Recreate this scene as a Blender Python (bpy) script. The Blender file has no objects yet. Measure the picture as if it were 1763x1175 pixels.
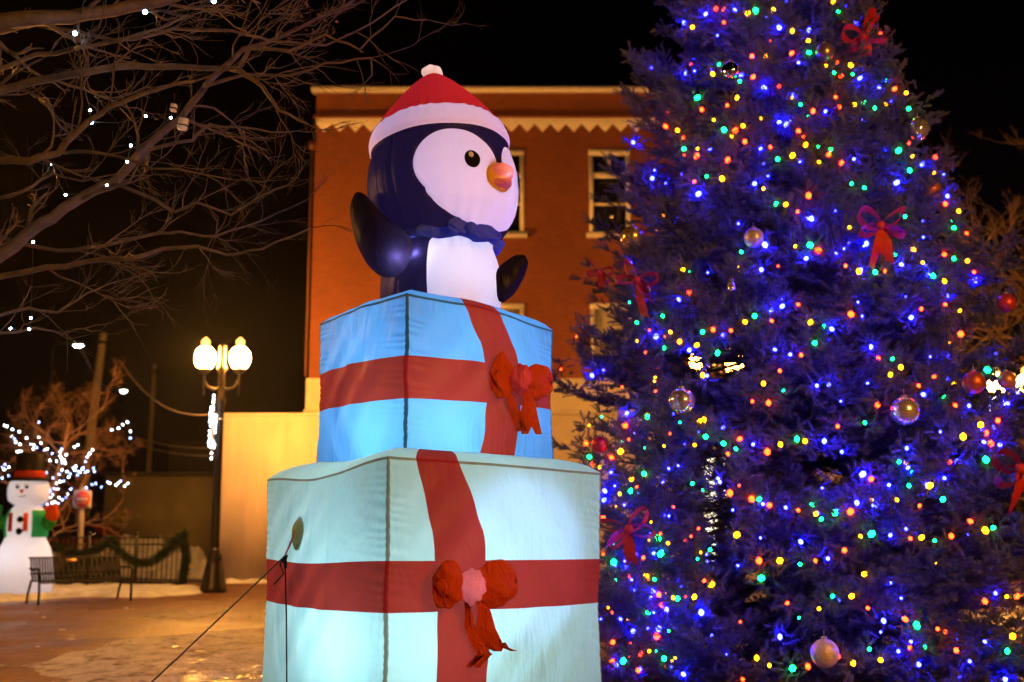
import bpy, bmesh, math, random
import numpy as np
from mathutils import Vector, Matrix

random.seed(7)
RNG = np.random.default_rng(7)
SC = bpy.context.scene
COL = SC.collection
R = math.radians

# ------------------------------------------------------------------ camera
FPX = 1959.0                      # focal length in photo pixels (photo 1763 x 1175)
PITCH = math.atan(307.5 / FPX)
EYE = 1.6
cam_d = bpy.data.cameras.new('camera')
cam_d.lens = 40.0
cam_d.sensor_width = 36.0
cam_d.clip_end = 2000
cam_d.dof.use_dof = True
cam_d.dof.focus_distance = 8.6
cam_d.dof.aperture_fstop = 1.2
cam = bpy.data.objects.new('camera', cam_d)
COL.objects.link(cam)
cam.location = (0, 0, EYE)
cam.rotation_euler = (R(90) + PITCH, 0, 0)
SC.camera = cam

# ------------------------------------------------------------------ world, moon, exposure
SC.view_settings.view_transform = 'Standard'
SC.view_settings.look = 'None'
SC.view_settings.exposure = 0
SC.view_settings.gamma = 1
SC.cycles.use_denoising = True
SC.cycles.max_bounces = 8
SC.cycles.diffuse_bounces = 4
SC.cycles.sample_clamp_indirect = 3.0
SC.cycles.use_light_tree = True
SUN_ELEV, SUN_ROT = R(-7), R(200)
world = bpy.data.worlds.new('World')
SC.world = world
world.use_nodes = True
wn = world.node_tree
wn.nodes.clear()
w_out = wn.nodes.new('ShaderNodeOutputWorld')
w_bg = wn.nodes.new('ShaderNodeBackground')
w_sky = wn.nodes.new('ShaderNodeTexSky')
w_sky.sky_type = 'NISHITA'
w_sky.sun_disc = False
w_sky.sun_elevation = SUN_ELEV
w_sky.sun_rotation = SUN_ROT
w_bg.inputs['Strength'].default_value = 0.03
wn.links.new(w_sky.outputs['Color'], w_bg.inputs['Color'])
# town glow low in the night sky
w_tc = wn.nodes.new('ShaderNodeTexCoord')
w_sep = wn.nodes.new('ShaderNodeSeparateXYZ')
w_mr = wn.nodes.new('ShaderNodeMapRange')
w_mr.inputs['From Min'].default_value = 0.0
w_mr.inputs['From Max'].default_value = 0.26
w_mr.inputs['To Min'].default_value = 1.0
w_mr.inputs['To Max'].default_value = 0.0
w_mr.interpolation_type = 'SMOOTHSTEP'
w_glow = wn.nodes.new('ShaderNodeBackground')
w_glow.inputs['Color'].default_value = (0.0030, 0.0011, 0.0006, 1)
w_add = wn.nodes.new('ShaderNodeAddShader')
wn.links.new(w_tc.outputs['Generated'], w_sep.inputs[0])
wn.links.new(w_sep.outputs['Z'], w_mr.inputs['Value'])
wn.links.new(w_mr.outputs[0], w_glow.inputs['Strength'])
wn.links.new(w_bg.outputs[0], w_add.inputs[0])
wn.links.new(w_glow.outputs[0], w_add.inputs[1])
wn.links.new(w_add.outputs[0], w_out.inputs['Surface'])

sun_d = bpy.data.lights.new('moon', 'SUN')
sun_d.energy = 0.012
sun_d.angle = R(0.5)
sun_d.color = (1.0, 0.95, 0.88)
sun_o = bpy.data.objects.new('moon', sun_d)
COL.objects.link(sun_o)
sun_o.rotation_euler = (R(50), 0, R(20))

LAMP_L = 620.0


# ------------------------------------------------------------------ helpers
def P(px, py, Y):
    """The point of the place seen at a photo pixel, at the forward distance Y."""
    x = (px - 881.5) / FPX
    y = (587.5 - py) / FPX
    c, s = math.cos(PITCH), math.sin(PITCH)
    d = (x, c - y * s, s + y * c)
    k = Y / d[1]
    return np.array((d[0] * k, Y, EYE + d[2] * k))


def G(px, py):
    """Ground point under a photo pixel."""
    y = (587.5 - py) / FPX
    c, s = math.cos(PITCH), math.sin(PITCH)
    dz = s + y * c
    k = -EYE / dz
    return np.array(((px - 881.5) / FPX * k, (c - y * s) * k, 0.0))


def tag(o, label=None, cat=None, group=None, kind=None):
    if label: o['label'] = label
    if cat: o['category'] = cat
    if group: o['group'] = group
    if kind: o['kind'] = kind
    return o


def thing(name, label, cat, loc=(0, 0, 0), group=None, rz=0):
    o = bpy.data.objects.new(name, None)
    COL.objects.link(o)
    o.location = loc
    o.rotation_euler = (0, 0, rz)
    o.empty_display_size = 0.2
    return tag(o, label, cat, group)


def root_of(o):
    while o.parent: o = o.parent
    return o


def copy_tree(o, parent=None):
    c = o.copy()
    COL.objects.link(c)
    c.parent = parent
    for ch in o.children:
        copy_tree(ch, c)
    return c


class MB:
    """Collects geometry; build() links it as one mesh object."""
    def __init__(s):
        s.V, s.F, s.MI, s.n = [], [], [], 0

    def add(s, V, *Fs, mi=0):
        V = np.asarray(V, float).reshape(-1, 3)
        for F in Fs:
            F = np.asarray(F, int)
            if F.size: s.F.append(F + s.n); s.MI.append(mi)
        s.V.append(V)
        s.n += len(V)
        return s

    def box(s, c, size, rz=0, M=None):
        x, y, z = [q / 2 for q in size]
        V = np.array([(a * x, b * y, d * z) for a in (-1, 1) for b in (-1, 1) for d in (-1, 1)])
        if M is not None: V = V @ np.asarray(M).T
        if rz:
            ca, sa = math.cos(rz), math.sin(rz)
            V = V @ np.array([(ca, sa, 0), (-sa, ca, 0), (0, 0, 1)])
        F = [(0, 1, 3, 2), (4, 6, 7, 5), (0, 4, 5, 1), (2, 3, 7, 6), (0, 2, 6, 4), (1, 5, 7, 3)]
        return s.add(V + np.asarray(c, float), F)

    def tube(s, pts, rad, n=8, flat=1.0):
        pts = np.asarray(pts, float)
        m = len(pts)
        rad = np.broadcast_to(np.asarray(rad, float), (m,))
        T = np.gradient(pts, axis=0)
        T /= np.linalg.norm(T, axis=1)[:, None] + 1e-12
        a = np.array((0, 0, 1.0)) if abs(T[0][2]) < 0.9 else np.array((1.0, 0, 0))
        N = np.cross(T[0], a); N /= np.linalg.norm(N)
        ang = np.linspace(0, 2 * math.pi, n, endpoint=False)
        rings = []
        for i in range(m):
            N = N - T[i] * N.dot(T[i])
            N /= np.linalg.norm(N) + 1e-12
            B = np.cross(T[i], N)
            rings.append(pts[i] + rad[i] * (np.cos(ang)[:, None] * N + flat * np.sin(ang)[:, None] * B))
        V = np.concatenate(rings)
        i = np.arange(m - 1)[:, None] * n
        j = np.arange(n)[None, :]
        k = (j + 1) % n
        F = np.stack([i + j, i + k, i + n + k, i + n + j], -1).reshape(-1, 4)
        return s.add(V, F, [np.arange(n)[::-1]], [np.arange(n) + (m - 1) * n])

    def lathe(s, prof, n=24, c=(0, 0, 0), M=None):
        prof = np.asarray(prof, float)
        m = len(prof)
        ang = np.linspace(0, 2 * math.pi, n, endpoint=False)
        V = np.stack([prof[:, :1] * np.cos(ang), prof[:, :1] * np.sin(ang), np.repeat(prof[:, 1:2], n, 1)], -1).reshape(-1, 3)
        if M is not None: V = V @ np.asarray(M).T
        i = np.arange(m - 1)[:, None] * n
        j = np.arange(n)[None, :]
        k = (j + 1) % n
        F = np.stack([i + j, i + k, i + n + k, i + n + j], -1).reshape(-1, 4)
        caps = []
        if prof[0, 0] > 1e-4: caps.append([np.arange(n)[::-1]])
        if prof[-1, 0] > 1e-4: caps.append([np.arange(n) + (m - 1) * n])
        return s.add(V + np.asarray(c, float), F, *caps)

    def ball(s, c, r, n=20, m=12, M=None):
        t = np.linspace(0.001, math.pi - 0.001, m)
        r = np.broadcast_to(np.asarray(r, float), (3,))
        ang = np.linspace(0, 2 * math.pi, n, endpoint=False)
        V = np.stack([np.sin(t)[:, None] * np.cos(ang), np.sin(t)[:, None] * np.sin(ang), -np.cos(t)[:, None] + 0 * ang], -1).reshape(-1, 3) * r
        if M is not None: V = V @ np.asarray(M).T
        i = np.arange(m - 1)[:, None] * n
        j = np.arange(n)[None, :]
        k = (j + 1) % n
        F = np.stack([i + j, i + k, i + n + k, i + n + j], -1).reshape(-1, 4)
        return s.add(V + np.asarray(c, float), F)

    def prism(s, poly, o, U, W, thick):
        """Extrude a 2-D outline lying in the axes U, W at origin o by thick along U x W."""
        poly = np.asarray(poly, float)
        o, U, W = [np.asarray(q, float) for q in (o, U, W)]
        N = np.cross(U, W); N /= np.linalg.norm(N)
        A = o + poly[:, :1] * U + poly[:, 1:2] * W
        n = len(poly)
        j = np.arange(n); k = (j + 1) % n
        return s.add(np.concatenate([A, A + N * thick]), [j[::-1]], [j + n], np.stack([j, k, k + n, j + n], -1))

    def grid(s, V):
        """V: (m, n, 3) open sheet."""
        m, n = V.shape[:2]
        i = np.arange(m - 1)[:, None] * n
        j = np.arange(n - 1)[None, :]
        F = np.stack([i + j, i + j + 1, i + n + j + 1, i + n + j], -1).reshape(-1, 4)
        return s.add(V.reshape(-1, 3), F)

    def mesh(s, name, off=(0, 0, 0)):
        V = np.concatenate(s.V) - np.asarray(off, float)
        me = bpy.data.meshes.new(name)
        loops = np.concatenate([f.ravel() for f in s.F])
        tot = np.concatenate([np.full(len(f), f.shape[1]) for f in s.F])
        st = np.concatenate([[0], np.cumsum(tot)[:-1]])
        me.vertices.add(len(V)); me.vertices.foreach_set('co', V.astype(np.float32).ravel())
        me.loops.add(len(loops)); me.loops.foreach_set('vertex_index', loops.astype(np.int32))
        me.polygons.add(len(tot))
        me.polygons.foreach_set('loop_start', st.astype(np.int32))
        me.polygons.foreach_set('loop_total', tot.astype(np.int32))
        if any(s.MI): me.polygons.foreach_set('material_index', np.repeat(s.MI, [len(f) for f in s.F]).astype(np.int32))
        me.update(calc_edges=True)
        me.validate()
        return me

    def build(s, name, mat, parent=None, smooth=False, weld=0):
        off = np.array(root_of(parent).location) if parent else np.zeros(3)
        me = s.mesh(name, off)
        for q in (mat if isinstance(mat, (list, tuple)) else [mat]): me.materials.append(q)
        if weld:
            bm = bmesh.new(); bm.from_mesh(me)
            bmesh.ops.remove_doubles(bm, verts=bm.verts, dist=weld)
            bm.to_mesh(me); bm.free()
        if smooth: me.polygons.foreach_set('use_smooth', np.ones(len(me.polygons), bool))
        o = bpy.data.objects.new(name, me)
        COL.objects.link(o)
        o.parent = parent
        return o

    def build_at(s, name, mat, smooth=False):
        """Top-level single mesh with its origin at the middle of its base."""
        V = np.concatenate(s.V)
        off = np.array((V[:, 0].mean(), V[:, 1].mean(), V[:, 2].min()))
        me = s.mesh(name, off)
        me.materials.append(mat)
        if smooth: me.polygons.foreach_set('use_smooth', np.ones(len(me.polygons), bool))
        o = bpy.data.objects.new(name, me)
        COL.objects.link(o)
        o.location = off
        return o


# ------------------------------------------------------------------ materials
def node_mat(name):
    m = bpy.data.materials.new(name)
    m.use_nodes = True
    nt = m.node_tree
    nt.nodes.clear()
    out = nt.nodes.new('ShaderNodeOutputMaterial')
    return m, nt, out


def tex_noise(nt, scale, detail=4, rough=0.6, coord='Object', stretch=None):
    tc = nt.nodes.new('ShaderNodeTexCoord')
    n = nt.nodes.new('ShaderNodeTexNoise')
    n.inputs['Scale'].default_value = scale
    n.inputs['Detail'].default_value = detail
    n.inputs['Roughness'].default_value = rough
    if stretch:
        mp = nt.nodes.new('ShaderNodeMapping')
        mp.inputs['Scale'].default_value = stretch
        nt.links.new(tc.outputs[coord], mp.inputs[0])
        nt.links.new(mp.outputs[0], n.inputs['Vector'])
    else:
        nt.links.new(tc.outputs[coord], n.inputs['Vector'])
    return n


def two_tone(nt, fac, a, b, lo=0.3, hi=0.7):
    r = nt.nodes.new('ShaderNodeValToRGB')
    r.color_ramp.elements[0].position = lo
    r.color_ramp.elements[1].position = hi
    r.color_ramp.elements[0].color = (*a, 1)
    r.color_ramp.elements[1].color = (*b, 1)
    nt.links.new(fac, r.inputs[0])
    return r


def bump(nt, h, strength=0.3, dist=0.02):
    b = nt.nodes.new('ShaderNodeBump')
    b.inputs['Strength'].default_value = strength
    b.inputs['Distance'].default_value = dist
    nt.links.new(h, b.inputs['Height'])
    return b


def mat(name, col, rough=0.6, metal=0.0, scale=6, vary=0.25, bmp=0.2, dist=0.01, stretch=None, spec=0.5):
    m, nt, out = node_mat(name)
    p = nt.nodes.new('ShaderNodeBsdfPrincipled')
    n = tex_noise(nt, scale, stretch=stretch)
    r = two_tone(nt, n.outputs['Fac'], [c * (1 - vary) for c in col], [min(1, c * (1 + vary)) for c in col])
    nt.links.new(r.outputs[0], p.inputs['Base Color'])
    p.inputs['Roughness'].default_value = rough
    p.inputs['Metallic'].default_value = metal
    p.inputs['Specular IOR Level'].default_value = spec
    if bmp:
        n2 = tex_noise(nt, scale * 6, stretch=stretch)
        nt.links.new(bump(nt, n2.outputs['Fac'], bmp, dist).outputs[0], p.inputs['Normal'])
    nt.links.new(p.outputs[0], out.inputs['Surface'])
    return m


def emit(name, col, strength):
    m, nt, out = node_mat(name)
    e = nt.nodes.new('ShaderNodeEmission')
    e.inputs['Color'].default_value = (*col, 1)
    e.inputs['Strength'].default_value = strength
    nt.links.new(e.outputs[0], out.inputs['Surface'])
    return m


def fabric(name, col, trans=0.55, wr=0.35, scale=2.2, tcol=None):
    """Thin nylon: diffuse outside, lets the lamps inside shine through."""
    m, nt, out = node_mat(name)
    d = nt.nodes.new('ShaderNodeBsdfDiffuse')
    t = nt.nodes.new('ShaderNodeBsdfTranslucent')
    g = nt.nodes.new('ShaderNodeBsdfGlossy')
    g.inputs['Roughness'].default_value = 0.42
    fine = tex_noise(nt, 60, 2)
    c1 = two_tone(nt, fine.outputs['Fac'], [c * 0.985 for c in col], [min(1, c * 1.01) for c in col])
    tcol = tcol or col
    c2 = two_tone(nt, fine.outputs['Fac'], [c * 0.985 for c in tcol], [min(1, c * 1.01) for c in tcol])
    nt.links.new(c1.outputs[0], d.inputs['Color'])
    nt.links.new(c2.outputs[0], t.inputs['Color'])
    mx = nt.nodes.new('ShaderNodeMixShader')
    mx.inputs[0].default_value = trans
    nt.links.new(d.outputs[0], mx.inputs[1])
    nt.links.new(t.outputs[0], mx.inputs[2])
    mg = nt.nodes.new('ShaderNodeMixShader')
    mg.inputs[0].default_value = 0.010
    nt.links.new(mx.outputs[0], mg.inputs[1])
    nt.links.new(g.outputs[0], mg.inputs[2])
    # creases: long soft folds plus finer crumpling
    a = tex_noise(nt, scale, 3, 0.55, stretch=(1.0, 1.0, 0.35))
    a.inputs['Distortion'].default_value = 1.6
    b = tex_noise(nt, scale * 5, 3, 0.6, stretch=(1.0, 1.0, 0.4))
    mth = nt.nodes.new('ShaderNodeMath'); mth.operation = 'MULTIPLY_ADD'
    mth.inputs[1].default_value = 0.3
    nt.links.new(b.outputs['Fac'], mth.inputs[0])
    nt.links.new(a.outputs['Fac'], mth.inputs[2])
    bp = bump(nt, mth.outputs[0], wr, 0.06)
    for s in (d, t, g): nt.links.new(bp.outputs[0], s.inputs['Normal'])
    nt.links.new(mg.outputs[0], out.inputs['Surface'])
    return m


M = {}
M['black_metal'] = mat('black_metal', (0.018, 0.016, 0.015), 0.4, 0.3, 9)
M['bronze_metal'] = mat('bronze_metal', (0.03, 0.022, 0.016), 0.35, 0.4, 9)
M['wood_pole'] = mat('wood_pole', (0.36, 0.29, 0.2), 0.85, 0, 5, 0.3, 0.4, 0.02, (4, 4, 0.4))
M['bark'] = mat('bark', (0.115, 0.088, 0.070), 0.85, 0, 9, 0.4, 0.6, 0.01)
M['bark_warm'] = mat('bark_warm', (0.24, 0.125, 0.06), 0.85, 0, 9, 0.3, 0.4, 0.01)
M['white_paint'] = mat('white_paint', (0.80, 0.74, 0.64), 0.6, 0, 4, 0.1)
M['stucco'] = mat('stucco', (0.62, 0.50, 0.39), 0.8, 0, 0.9, 0.16, 0.2, 0.01, (2.5, 2.5, 0.6))
M['cream_brick'] = mat('cream_brick', (0.62, 0.54, 0.40), 0.75, 0, 1.5, 0.12, 0.3, 0.01)
M['olive_wall'] = mat('olive_wall', (0.17, 0.14, 0.07), 0.85, 0, 1.5, 0.15, 0.2, 0.01)
M['dark_roof'] = mat('dark_roof', (0.04, 0.035, 0.03), 0.9, 0, 2)
M['glass'] = mat('glass', (0.008, 0.008, 0.012), 0.06, 0, 1, 0.1, 0.03, 0.002)
M['blind'] = mat('blind', (0.5, 0.46, 0.38), 0.7, 0, 4, 0.08)
M['asphalt'] = mat('asphalt', (0.045, 0.042, 0.04), 0.75, 0, 3, 0.3, 0.4, 0.01)


def m_snow(name, col, rough):
    m, nt, out = node_mat(name)
    p = nt.nodes.new('ShaderNodeBsdfPrincipled')
    n = tex_noise(nt, 2.2, 5)
    r = two_tone(nt, n.outputs['Fac'], [c * 0.62 for c in col], col, 0.35, 0.6)
    nt.links.new(r.outputs[0], p.inputs['Base Color'])
    p.inputs['Roughness'].default_value = rough
    v = tex_noise(nt, 22, 5, 0.7)
    nt.links.new(bump(nt, v.outputs['Fac'], 0.9, 0.05).outputs[0], p.inputs['Normal'])
    nt.links.new(p.outputs[0], out.inputs['Surface'])
    return m


M['snow'] = m_snow('snow', (0.78, 0.79, 0.82), 0.5)


def m_ice():
    m, nt, out = node_mat('ice_crust')
    p = nt.nodes.new('ShaderNodeBsdfPrincipled')
    n = tex_noise(nt, 3.4, 8, 0.72)
    r = two_tone(nt, n.outputs['Fac'], (0.34, 0.24, 0.16), (0.93, 0.89, 0.82), 0.36, 0.52)
    nt.links.new(r.outputs[0], p.inputs['Base Color'])
    p.inputs['Roughness'].default_value = 0.16
    v = tex_noise(nt, 34, 4, 0.7)
    ad = nt.nodes.new('ShaderNodeMath'); ad.operation = 'ADD'
    nt.links.new(v.outputs['Fac'], ad.inputs[0]); nt.links.new(n.outputs['Fac'], ad.inputs[1])
    nt.links.new(bump(nt, ad.outputs[0], 1.0, 0.06).outputs[0], p.inputs['Normal'])
    nt.links.new(p.outputs[0], out.inputs['Surface'])
    return m


M['ice_crust'] = m_ice()
M['dirty_snow'] = m_snow('dirty_snow', (0.36, 0.35, 0.34), 0.6)


def m_pavers():
    m, nt, out = node_mat('brick_pavers')
    p = nt.nodes.new('ShaderNodeBsdfPrincipled')
    tc = nt.nodes.new('ShaderNodeTexCoord')
    mp = nt.nodes.new('ShaderNodeMapping')
    mp.inputs['Rotation'].default_value = (0, 0, R(32))
    b = nt.nodes.new('ShaderNodeTexBrick')
    b.inputs['Scale'].default_value = 1.0
    b.inputs['Brick Width'].default_value = 0.22
    b.inputs['Row Height'].default_value = 0.11
    b.inputs['Mortar Size'].default_value = 0.011
    b.inputs['Color1'].default_value = (0.26, 0.105, 0.042, 1)
    b.inputs['Color2'].default_value = (0.15, 0.062, 0.028, 1)
    b.inputs['Mortar'].default_value = (0.06, 0.045, 0.035, 1)
    nt.links.new(tc.outputs['Object'], mp.inputs[0])
    nt.links.new(mp.outputs[0], b.inputs['Vector'])
    n = tex_noise(nt, 0.6, 6, 0.65)
    mul = nt.nodes.new('ShaderNodeMix'); mul.data_type = 'RGBA'; mul.blend_type = 'MULTIPLY'
    mul.inputs[0].default_value = 0.8
    r = two_tone(nt, n.outputs['Fac'], (0.5, 0.5, 0.5), (1.1, 1.1, 1.1))
    nt.links.new(b.outputs['Color'], mul.inputs[6])
    nt.links.new(r.outputs[0], mul.inputs[7])
    nt.links.new(mul.outputs[2], p.inputs['Base Color'])
    rr = nt.nodes.new('ShaderNodeMapRange')
    rr.inputs['From Min'].default_value = 0.35; rr.inputs['From Max'].default_value = 0.65
    rr.inputs['To Min'].default_value = 0.3; rr.inputs['To Max'].default_value = 0.65
    nt.links.new(n.outputs['Fac'], rr.inputs[0])
    nt.links.new(rr.outputs[0], p.inputs['Roughness'])
    n2 = tex_noise(nt, 14, 4)
    ad = nt.nodes.new('ShaderNodeMath'); ad.operation = 'SUBTRACT'
    nt.links.new(n2.outputs['Fac'], ad.inputs[0]); nt.links.new(b.outputs['Fac'], ad.inputs[1])
    nt.links.new(bump(nt, ad.outputs[0], 0.8, 0.014).outputs[0], p.inputs['Normal'])
    nt.links.new(p.outputs[0], out.inputs['Surface'])
    return m


def m_brick(name, c1, c2, mortar, bw=0.21, bh=0.075):
    """Wall brick laid along X and Z of the wall."""
    m, nt, out = node_mat(name)
    p = nt.nodes.new('ShaderNodeBsdfPrincipled')
    tc = nt.nodes.new('ShaderNodeTexCoord')
    sp = nt.nodes.new('ShaderNodeSeparateXYZ')
    ad = nt.nodes.new('ShaderNodeMath'); ad.operation = 'ADD'
    cb = nt.nodes.new('ShaderNodeCombineXYZ')
    nt.links.new(tc.outputs['Object'], sp.inputs[0])
    nt.links.new(sp.outputs['X'], ad.inputs[0]); nt.links.new(sp.outputs['Y'], ad.inputs[1])
    nt.links.new(ad.outputs[0], cb.inputs['X']); nt.links.new(sp.outputs['Z'], cb.inputs['Y'])
    b = nt.nodes.new('ShaderNodeTexBrick')
    b.inputs['Scale'].default_value = 1.0
    b.inputs['Brick Width'].default_value = bw
    b.inputs['Row Height'].default_value = bh
    b.inputs['Mortar Size'].default_value = 0.009
    b.inputs['Color1'].default_value = (*c1, 1)
    b.inputs['Color2'].default_value = (*c2, 1)
    b.inputs['Mortar'].default_value = (*mortar, 1)
    nt.links.new(cb.outputs[0], b.inputs['Vector'])
    n = tex_noise(nt, 0.5, 6, 0.6)
    r = two_tone(nt, n.outputs['Fac'], (0.78, 0.78, 0.78), (1.1, 1.1, 1.1))
    mul = nt.nodes.new('ShaderNodeMix'); mul.data_type = 'RGBA'; mul.blend_type = 'MULTIPLY'
    mul.inputs[0].default_value = 1.0
    nt.links.new(b.outputs['Color'], mul.inputs[6]); nt.links.new(r.outputs[0], mul.inputs[7])
    nt.links.new(mul.outputs[2], p.inputs['Base Color'])
    p.inputs['Roughness'].default_value = 0.85
    inv = nt.nodes.new('ShaderNodeMath'); inv.operation = 'SUBTRACT'; inv.inputs[0].default_value = 1
    nt.links.new(b.outputs['Fac'], inv.inputs[1])
    nt.links.new(bump(nt, inv.outputs[0], 0.5, 0.008).outputs[0], p.inputs['Normal'])
    nt.links.new(p.outputs[0], out.inputs['Surface'])
    return m


M['pavers'] = m_pavers()
M['red_brick'] = m_brick('red_brick', (0.255, 0.068, 0.015), (0.205, 0.053, 0.012), (0.29, 0.10, 0.04))

LAMP_COL = (1.0, 0.40, 0.065)
M['globe'] = emit('globe', LAMP_COL, LAMP_L)
M['finial_glow'] = emit('finial_glow', LAMP_COL, 6.0)
M['globe_dim'] = emit('globe_dim', LAMP_COL, LAMP_L * 0.15)
M['far_lamp'] = emit('far_lamp', (0.75, 1.0, 0.82), 60)
M['white_bulb'] = emit('white_bulb', (0.72, 0.92, 1.0), 32)
M['blue_white_bulb'] = emit('blue_white_bulb', (0.25, 0.36, 1.0), 34)
M['lit_room'] = emit('lit_room', (1.0, 0.88, 0.58), 3.2)
BULB = {'B': emit('blue_bulb', (0.0030, 0.0036, 1.0), 380), 'G': emit('green_bulb', (0.004, 1.0, 0.17), 16),
        'Y': emit('amber_bulb', (1.0, 0.30, 0.003), 14), 'R': emit('red_bulb', (1.0, 0.022, 0.0025), 30)}
M['wire'] = mat('wire', (0.01, 0.03, 0.015), 0.6)

# ------------------------------------------------------------------ ground
g = MB().grid(np.array([[(x, y, 0.0) for x in (-160, 160)] for y in (-40, 260)]))
tag(g.build('ground', M['pavers']), kind='structure')
rd = MB().grid(np.array([[(x, y, 0.004) for x in (-120, -7.7)] for y in (29.6, 60)]))
tag(rd.build('road', M['asphalt']), kind='structure')


def value_noise(x, y, seed=0):
    rr = np.random.default_rng(seed)
    T = rr.random((64, 64))
    xi, yi = np.floor(x).astype(int), np.floor(y).astype(int)
    fx, fy = x - xi, y - yi
    fx, fy = fx * fx * (3 - 2 * fx), fy * fy * (3 - 2 * fy)
    a = T[xi % 64, yi % 64]; b = T[(xi + 1) % 64, yi % 64]
    c = T[xi % 64, (yi + 1) % 64]; d = T[(xi + 1) % 64, (yi + 1) % 64]
    return (a * (1 - fx) + b * fx) * (1 - fy) + (c * (1 - fx) + d * fx) * fy


def fbm(x, y, seed=0, oct=4):
    t, a, s = 0, 0.5, 0
    for k in range(oct):
        t = t + a * value_noise(x * 2 ** k, y * 2 ** k, seed + k); s += a; a *= 0.5
    return t / s


def snow_patch(poly, h, res, m, edge=0.5, rough=0.5, seed=1, label=None, name='snow_patch', z0=0.0):
    """Crusty snow lying on the ground inside an outline; frayed at its rim."""
    poly = np.asarray(poly, float)[:, :2]
    lo, hi = poly.min(0) - edge, poly.max(0) + edge
    nx, ny = [int(q / res) + 2 for q in (hi - lo)]
    X, Y = np.meshgrid(np.linspace(lo[0], hi[0], nx), np.linspace(lo[1], hi[1], ny))
    n = len(poly)
    dist = np.full(X.shape, 1e9); inside = np.zeros(X.shape, bool)
    for i in range(n):
        a, b = poly[i], poly[(i + 1) % n]
        e = b - a
        t = np.clip(((X - a[0]) * e[0] + (Y - a[1]) * e[1]) / (e @ e), 0, 1)
        dist = np.minimum(dist, np.hypot(X - a[0] - t * e[0], Y - a[1] - t * e[1]))
        cross = ((a[1] > Y) != (b[1] > Y)) & (X < (b[0] - a[0]) * (Y - a[1]) / (b[1] - a[1] + 1e-9) + a[0])
        inside ^= cross
    sd = np.where(inside, dist, -dist) + edge * 1.6 * (fbm(X * 1.3, Y * 1.3, seed) - 0.5)
    k = np.clip(sd / edge, -1, 1)
    Z = h * np.where(k > 0, 1 - (1 - k) ** 2, k) * (1 - rough + 2 * rough * fbm(X * 3.5, Y * 3.5, seed + 9)) + 0.5 * h * rough * (fbm(X * 11, Y * 11, seed + 5) - 0.5)
    keep = Z > -0.004
    f = keep[:-1, :-1] | keep[1:, :-1] | keep[:-1, 1:] | keep[1:, 1:]
    idx = np.arange(nx * ny).reshape(ny, nx)
    F = np.stack([idx[:-1, :-1], idx[:-1, 1:], idx[1:, 1:], idx[1:, :-1]], -1)[f]
    used = np.unique(F); re = np.zeros(nx * ny, int); re[used] = np.arange(len(used))
    V = np.stack([X, Y, np.maximum(Z, -0.02) + z0], -1).reshape(-1, 3)[used]
    o = MB().add(V, re[F]).build_at(name, m, True)
    return tag(o, label, 'snow', kind='stuff')


# ------------------------------------------------------------------ the penguin on its two gift boxes (one inflatable)
F_MINT = fabric('mint_nylon', (0.47, 0.83, 0.83), 0.52, 0.7)
F_SKY = fabric('sky_nylon', (0.13, 0.47, 0.97), 0.5, 0.6)
F_RED = fabric('red_nylon', (0.40, 0.04, 0.022), 0.42, 0.5, tcol=(0.28, 0.034, 0.026))
F_HAT = fabric('hat_red_nylon', (0.62, 0.03, 0.03), 0.4, 0.25)
F_WHITE = fabric('white_nylon', (0.86, 0.84, 0.88), 0.5, 0.25)
F_NAVY = fabric('navy_nylon', (0.022, 0.015, 0.022), 0.5, 0.6, 3, (0.013, 0.010, 0.040))
F_BLUE = fabric('blue_nylon', (0.13, 0.20, 0.95), 0.6, 0.5, 5)
F_BOW = fabric('bow_nylon', (0.80, 0.11, 0.015), 0.4, 1.0, 7)
F_PINK = fabric('pink_nylon', (0.85, 0.32, 0.38), 0.45, 0.6, 9)
F_SEAM = {'mint': fabric('mint_seam', (0.25, 0.36, 0.30), 0.2, 0.2), 'sky': fabric('sky_seam', (0.03, 0.14, 0.25), 0.15, 0.2),
          'red': fabric('red_seam', (0.30, 0.015, 0.012), 0.2, 0.2)}
F_BEAK = fabric('beak_nylon', (0.95, 0.42, 0.42), 0.45, 0.5, 9)
F_BEAKRIM = fabric('beak_rim_nylon', (0.95, 0.62, 0.10), 0.45, 0.4, 9)
M['eye_black'] = mat('eye_black', (0.004, 0.004, 0.005), 0.8, spec=0.1)
M['eye_white'] = mat('eye_white', (0.8, 0.8, 0.85), 0.5)
M['cord'] = mat('cord', (0.012, 0.012, 0.012), 0.7)

INF = thing('inflatable_penguin', 'giant lit inflatable penguin in a red santa hat standing on two stacked gift boxes', 'inflatable', (-0.66, 9.28, 0))
TH = R(36.7)
CU, SU = math.cos(TH), math.sin(TH)
AX = np.array((CU, SU, 0.0))       # along the right-hand face
AY = np.array((-SU, CU, 0.0))      # along the left-hand face
NR = np.array((SU, -CU, 0.0))      # outward normal of the right-hand face
UP = np.array((0, 0, 1.0))


def seg(breaks, counts):
    out, idx = [], []
    for k, n in enumerate(counts):
        t = np.linspace(0, 1, n, endpoint=False)
        out += [(k, q) for q in t]; idx += [k] * n
    out.append((len(counts) - 1, 1.0))
    return out, np.array(idx)


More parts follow.
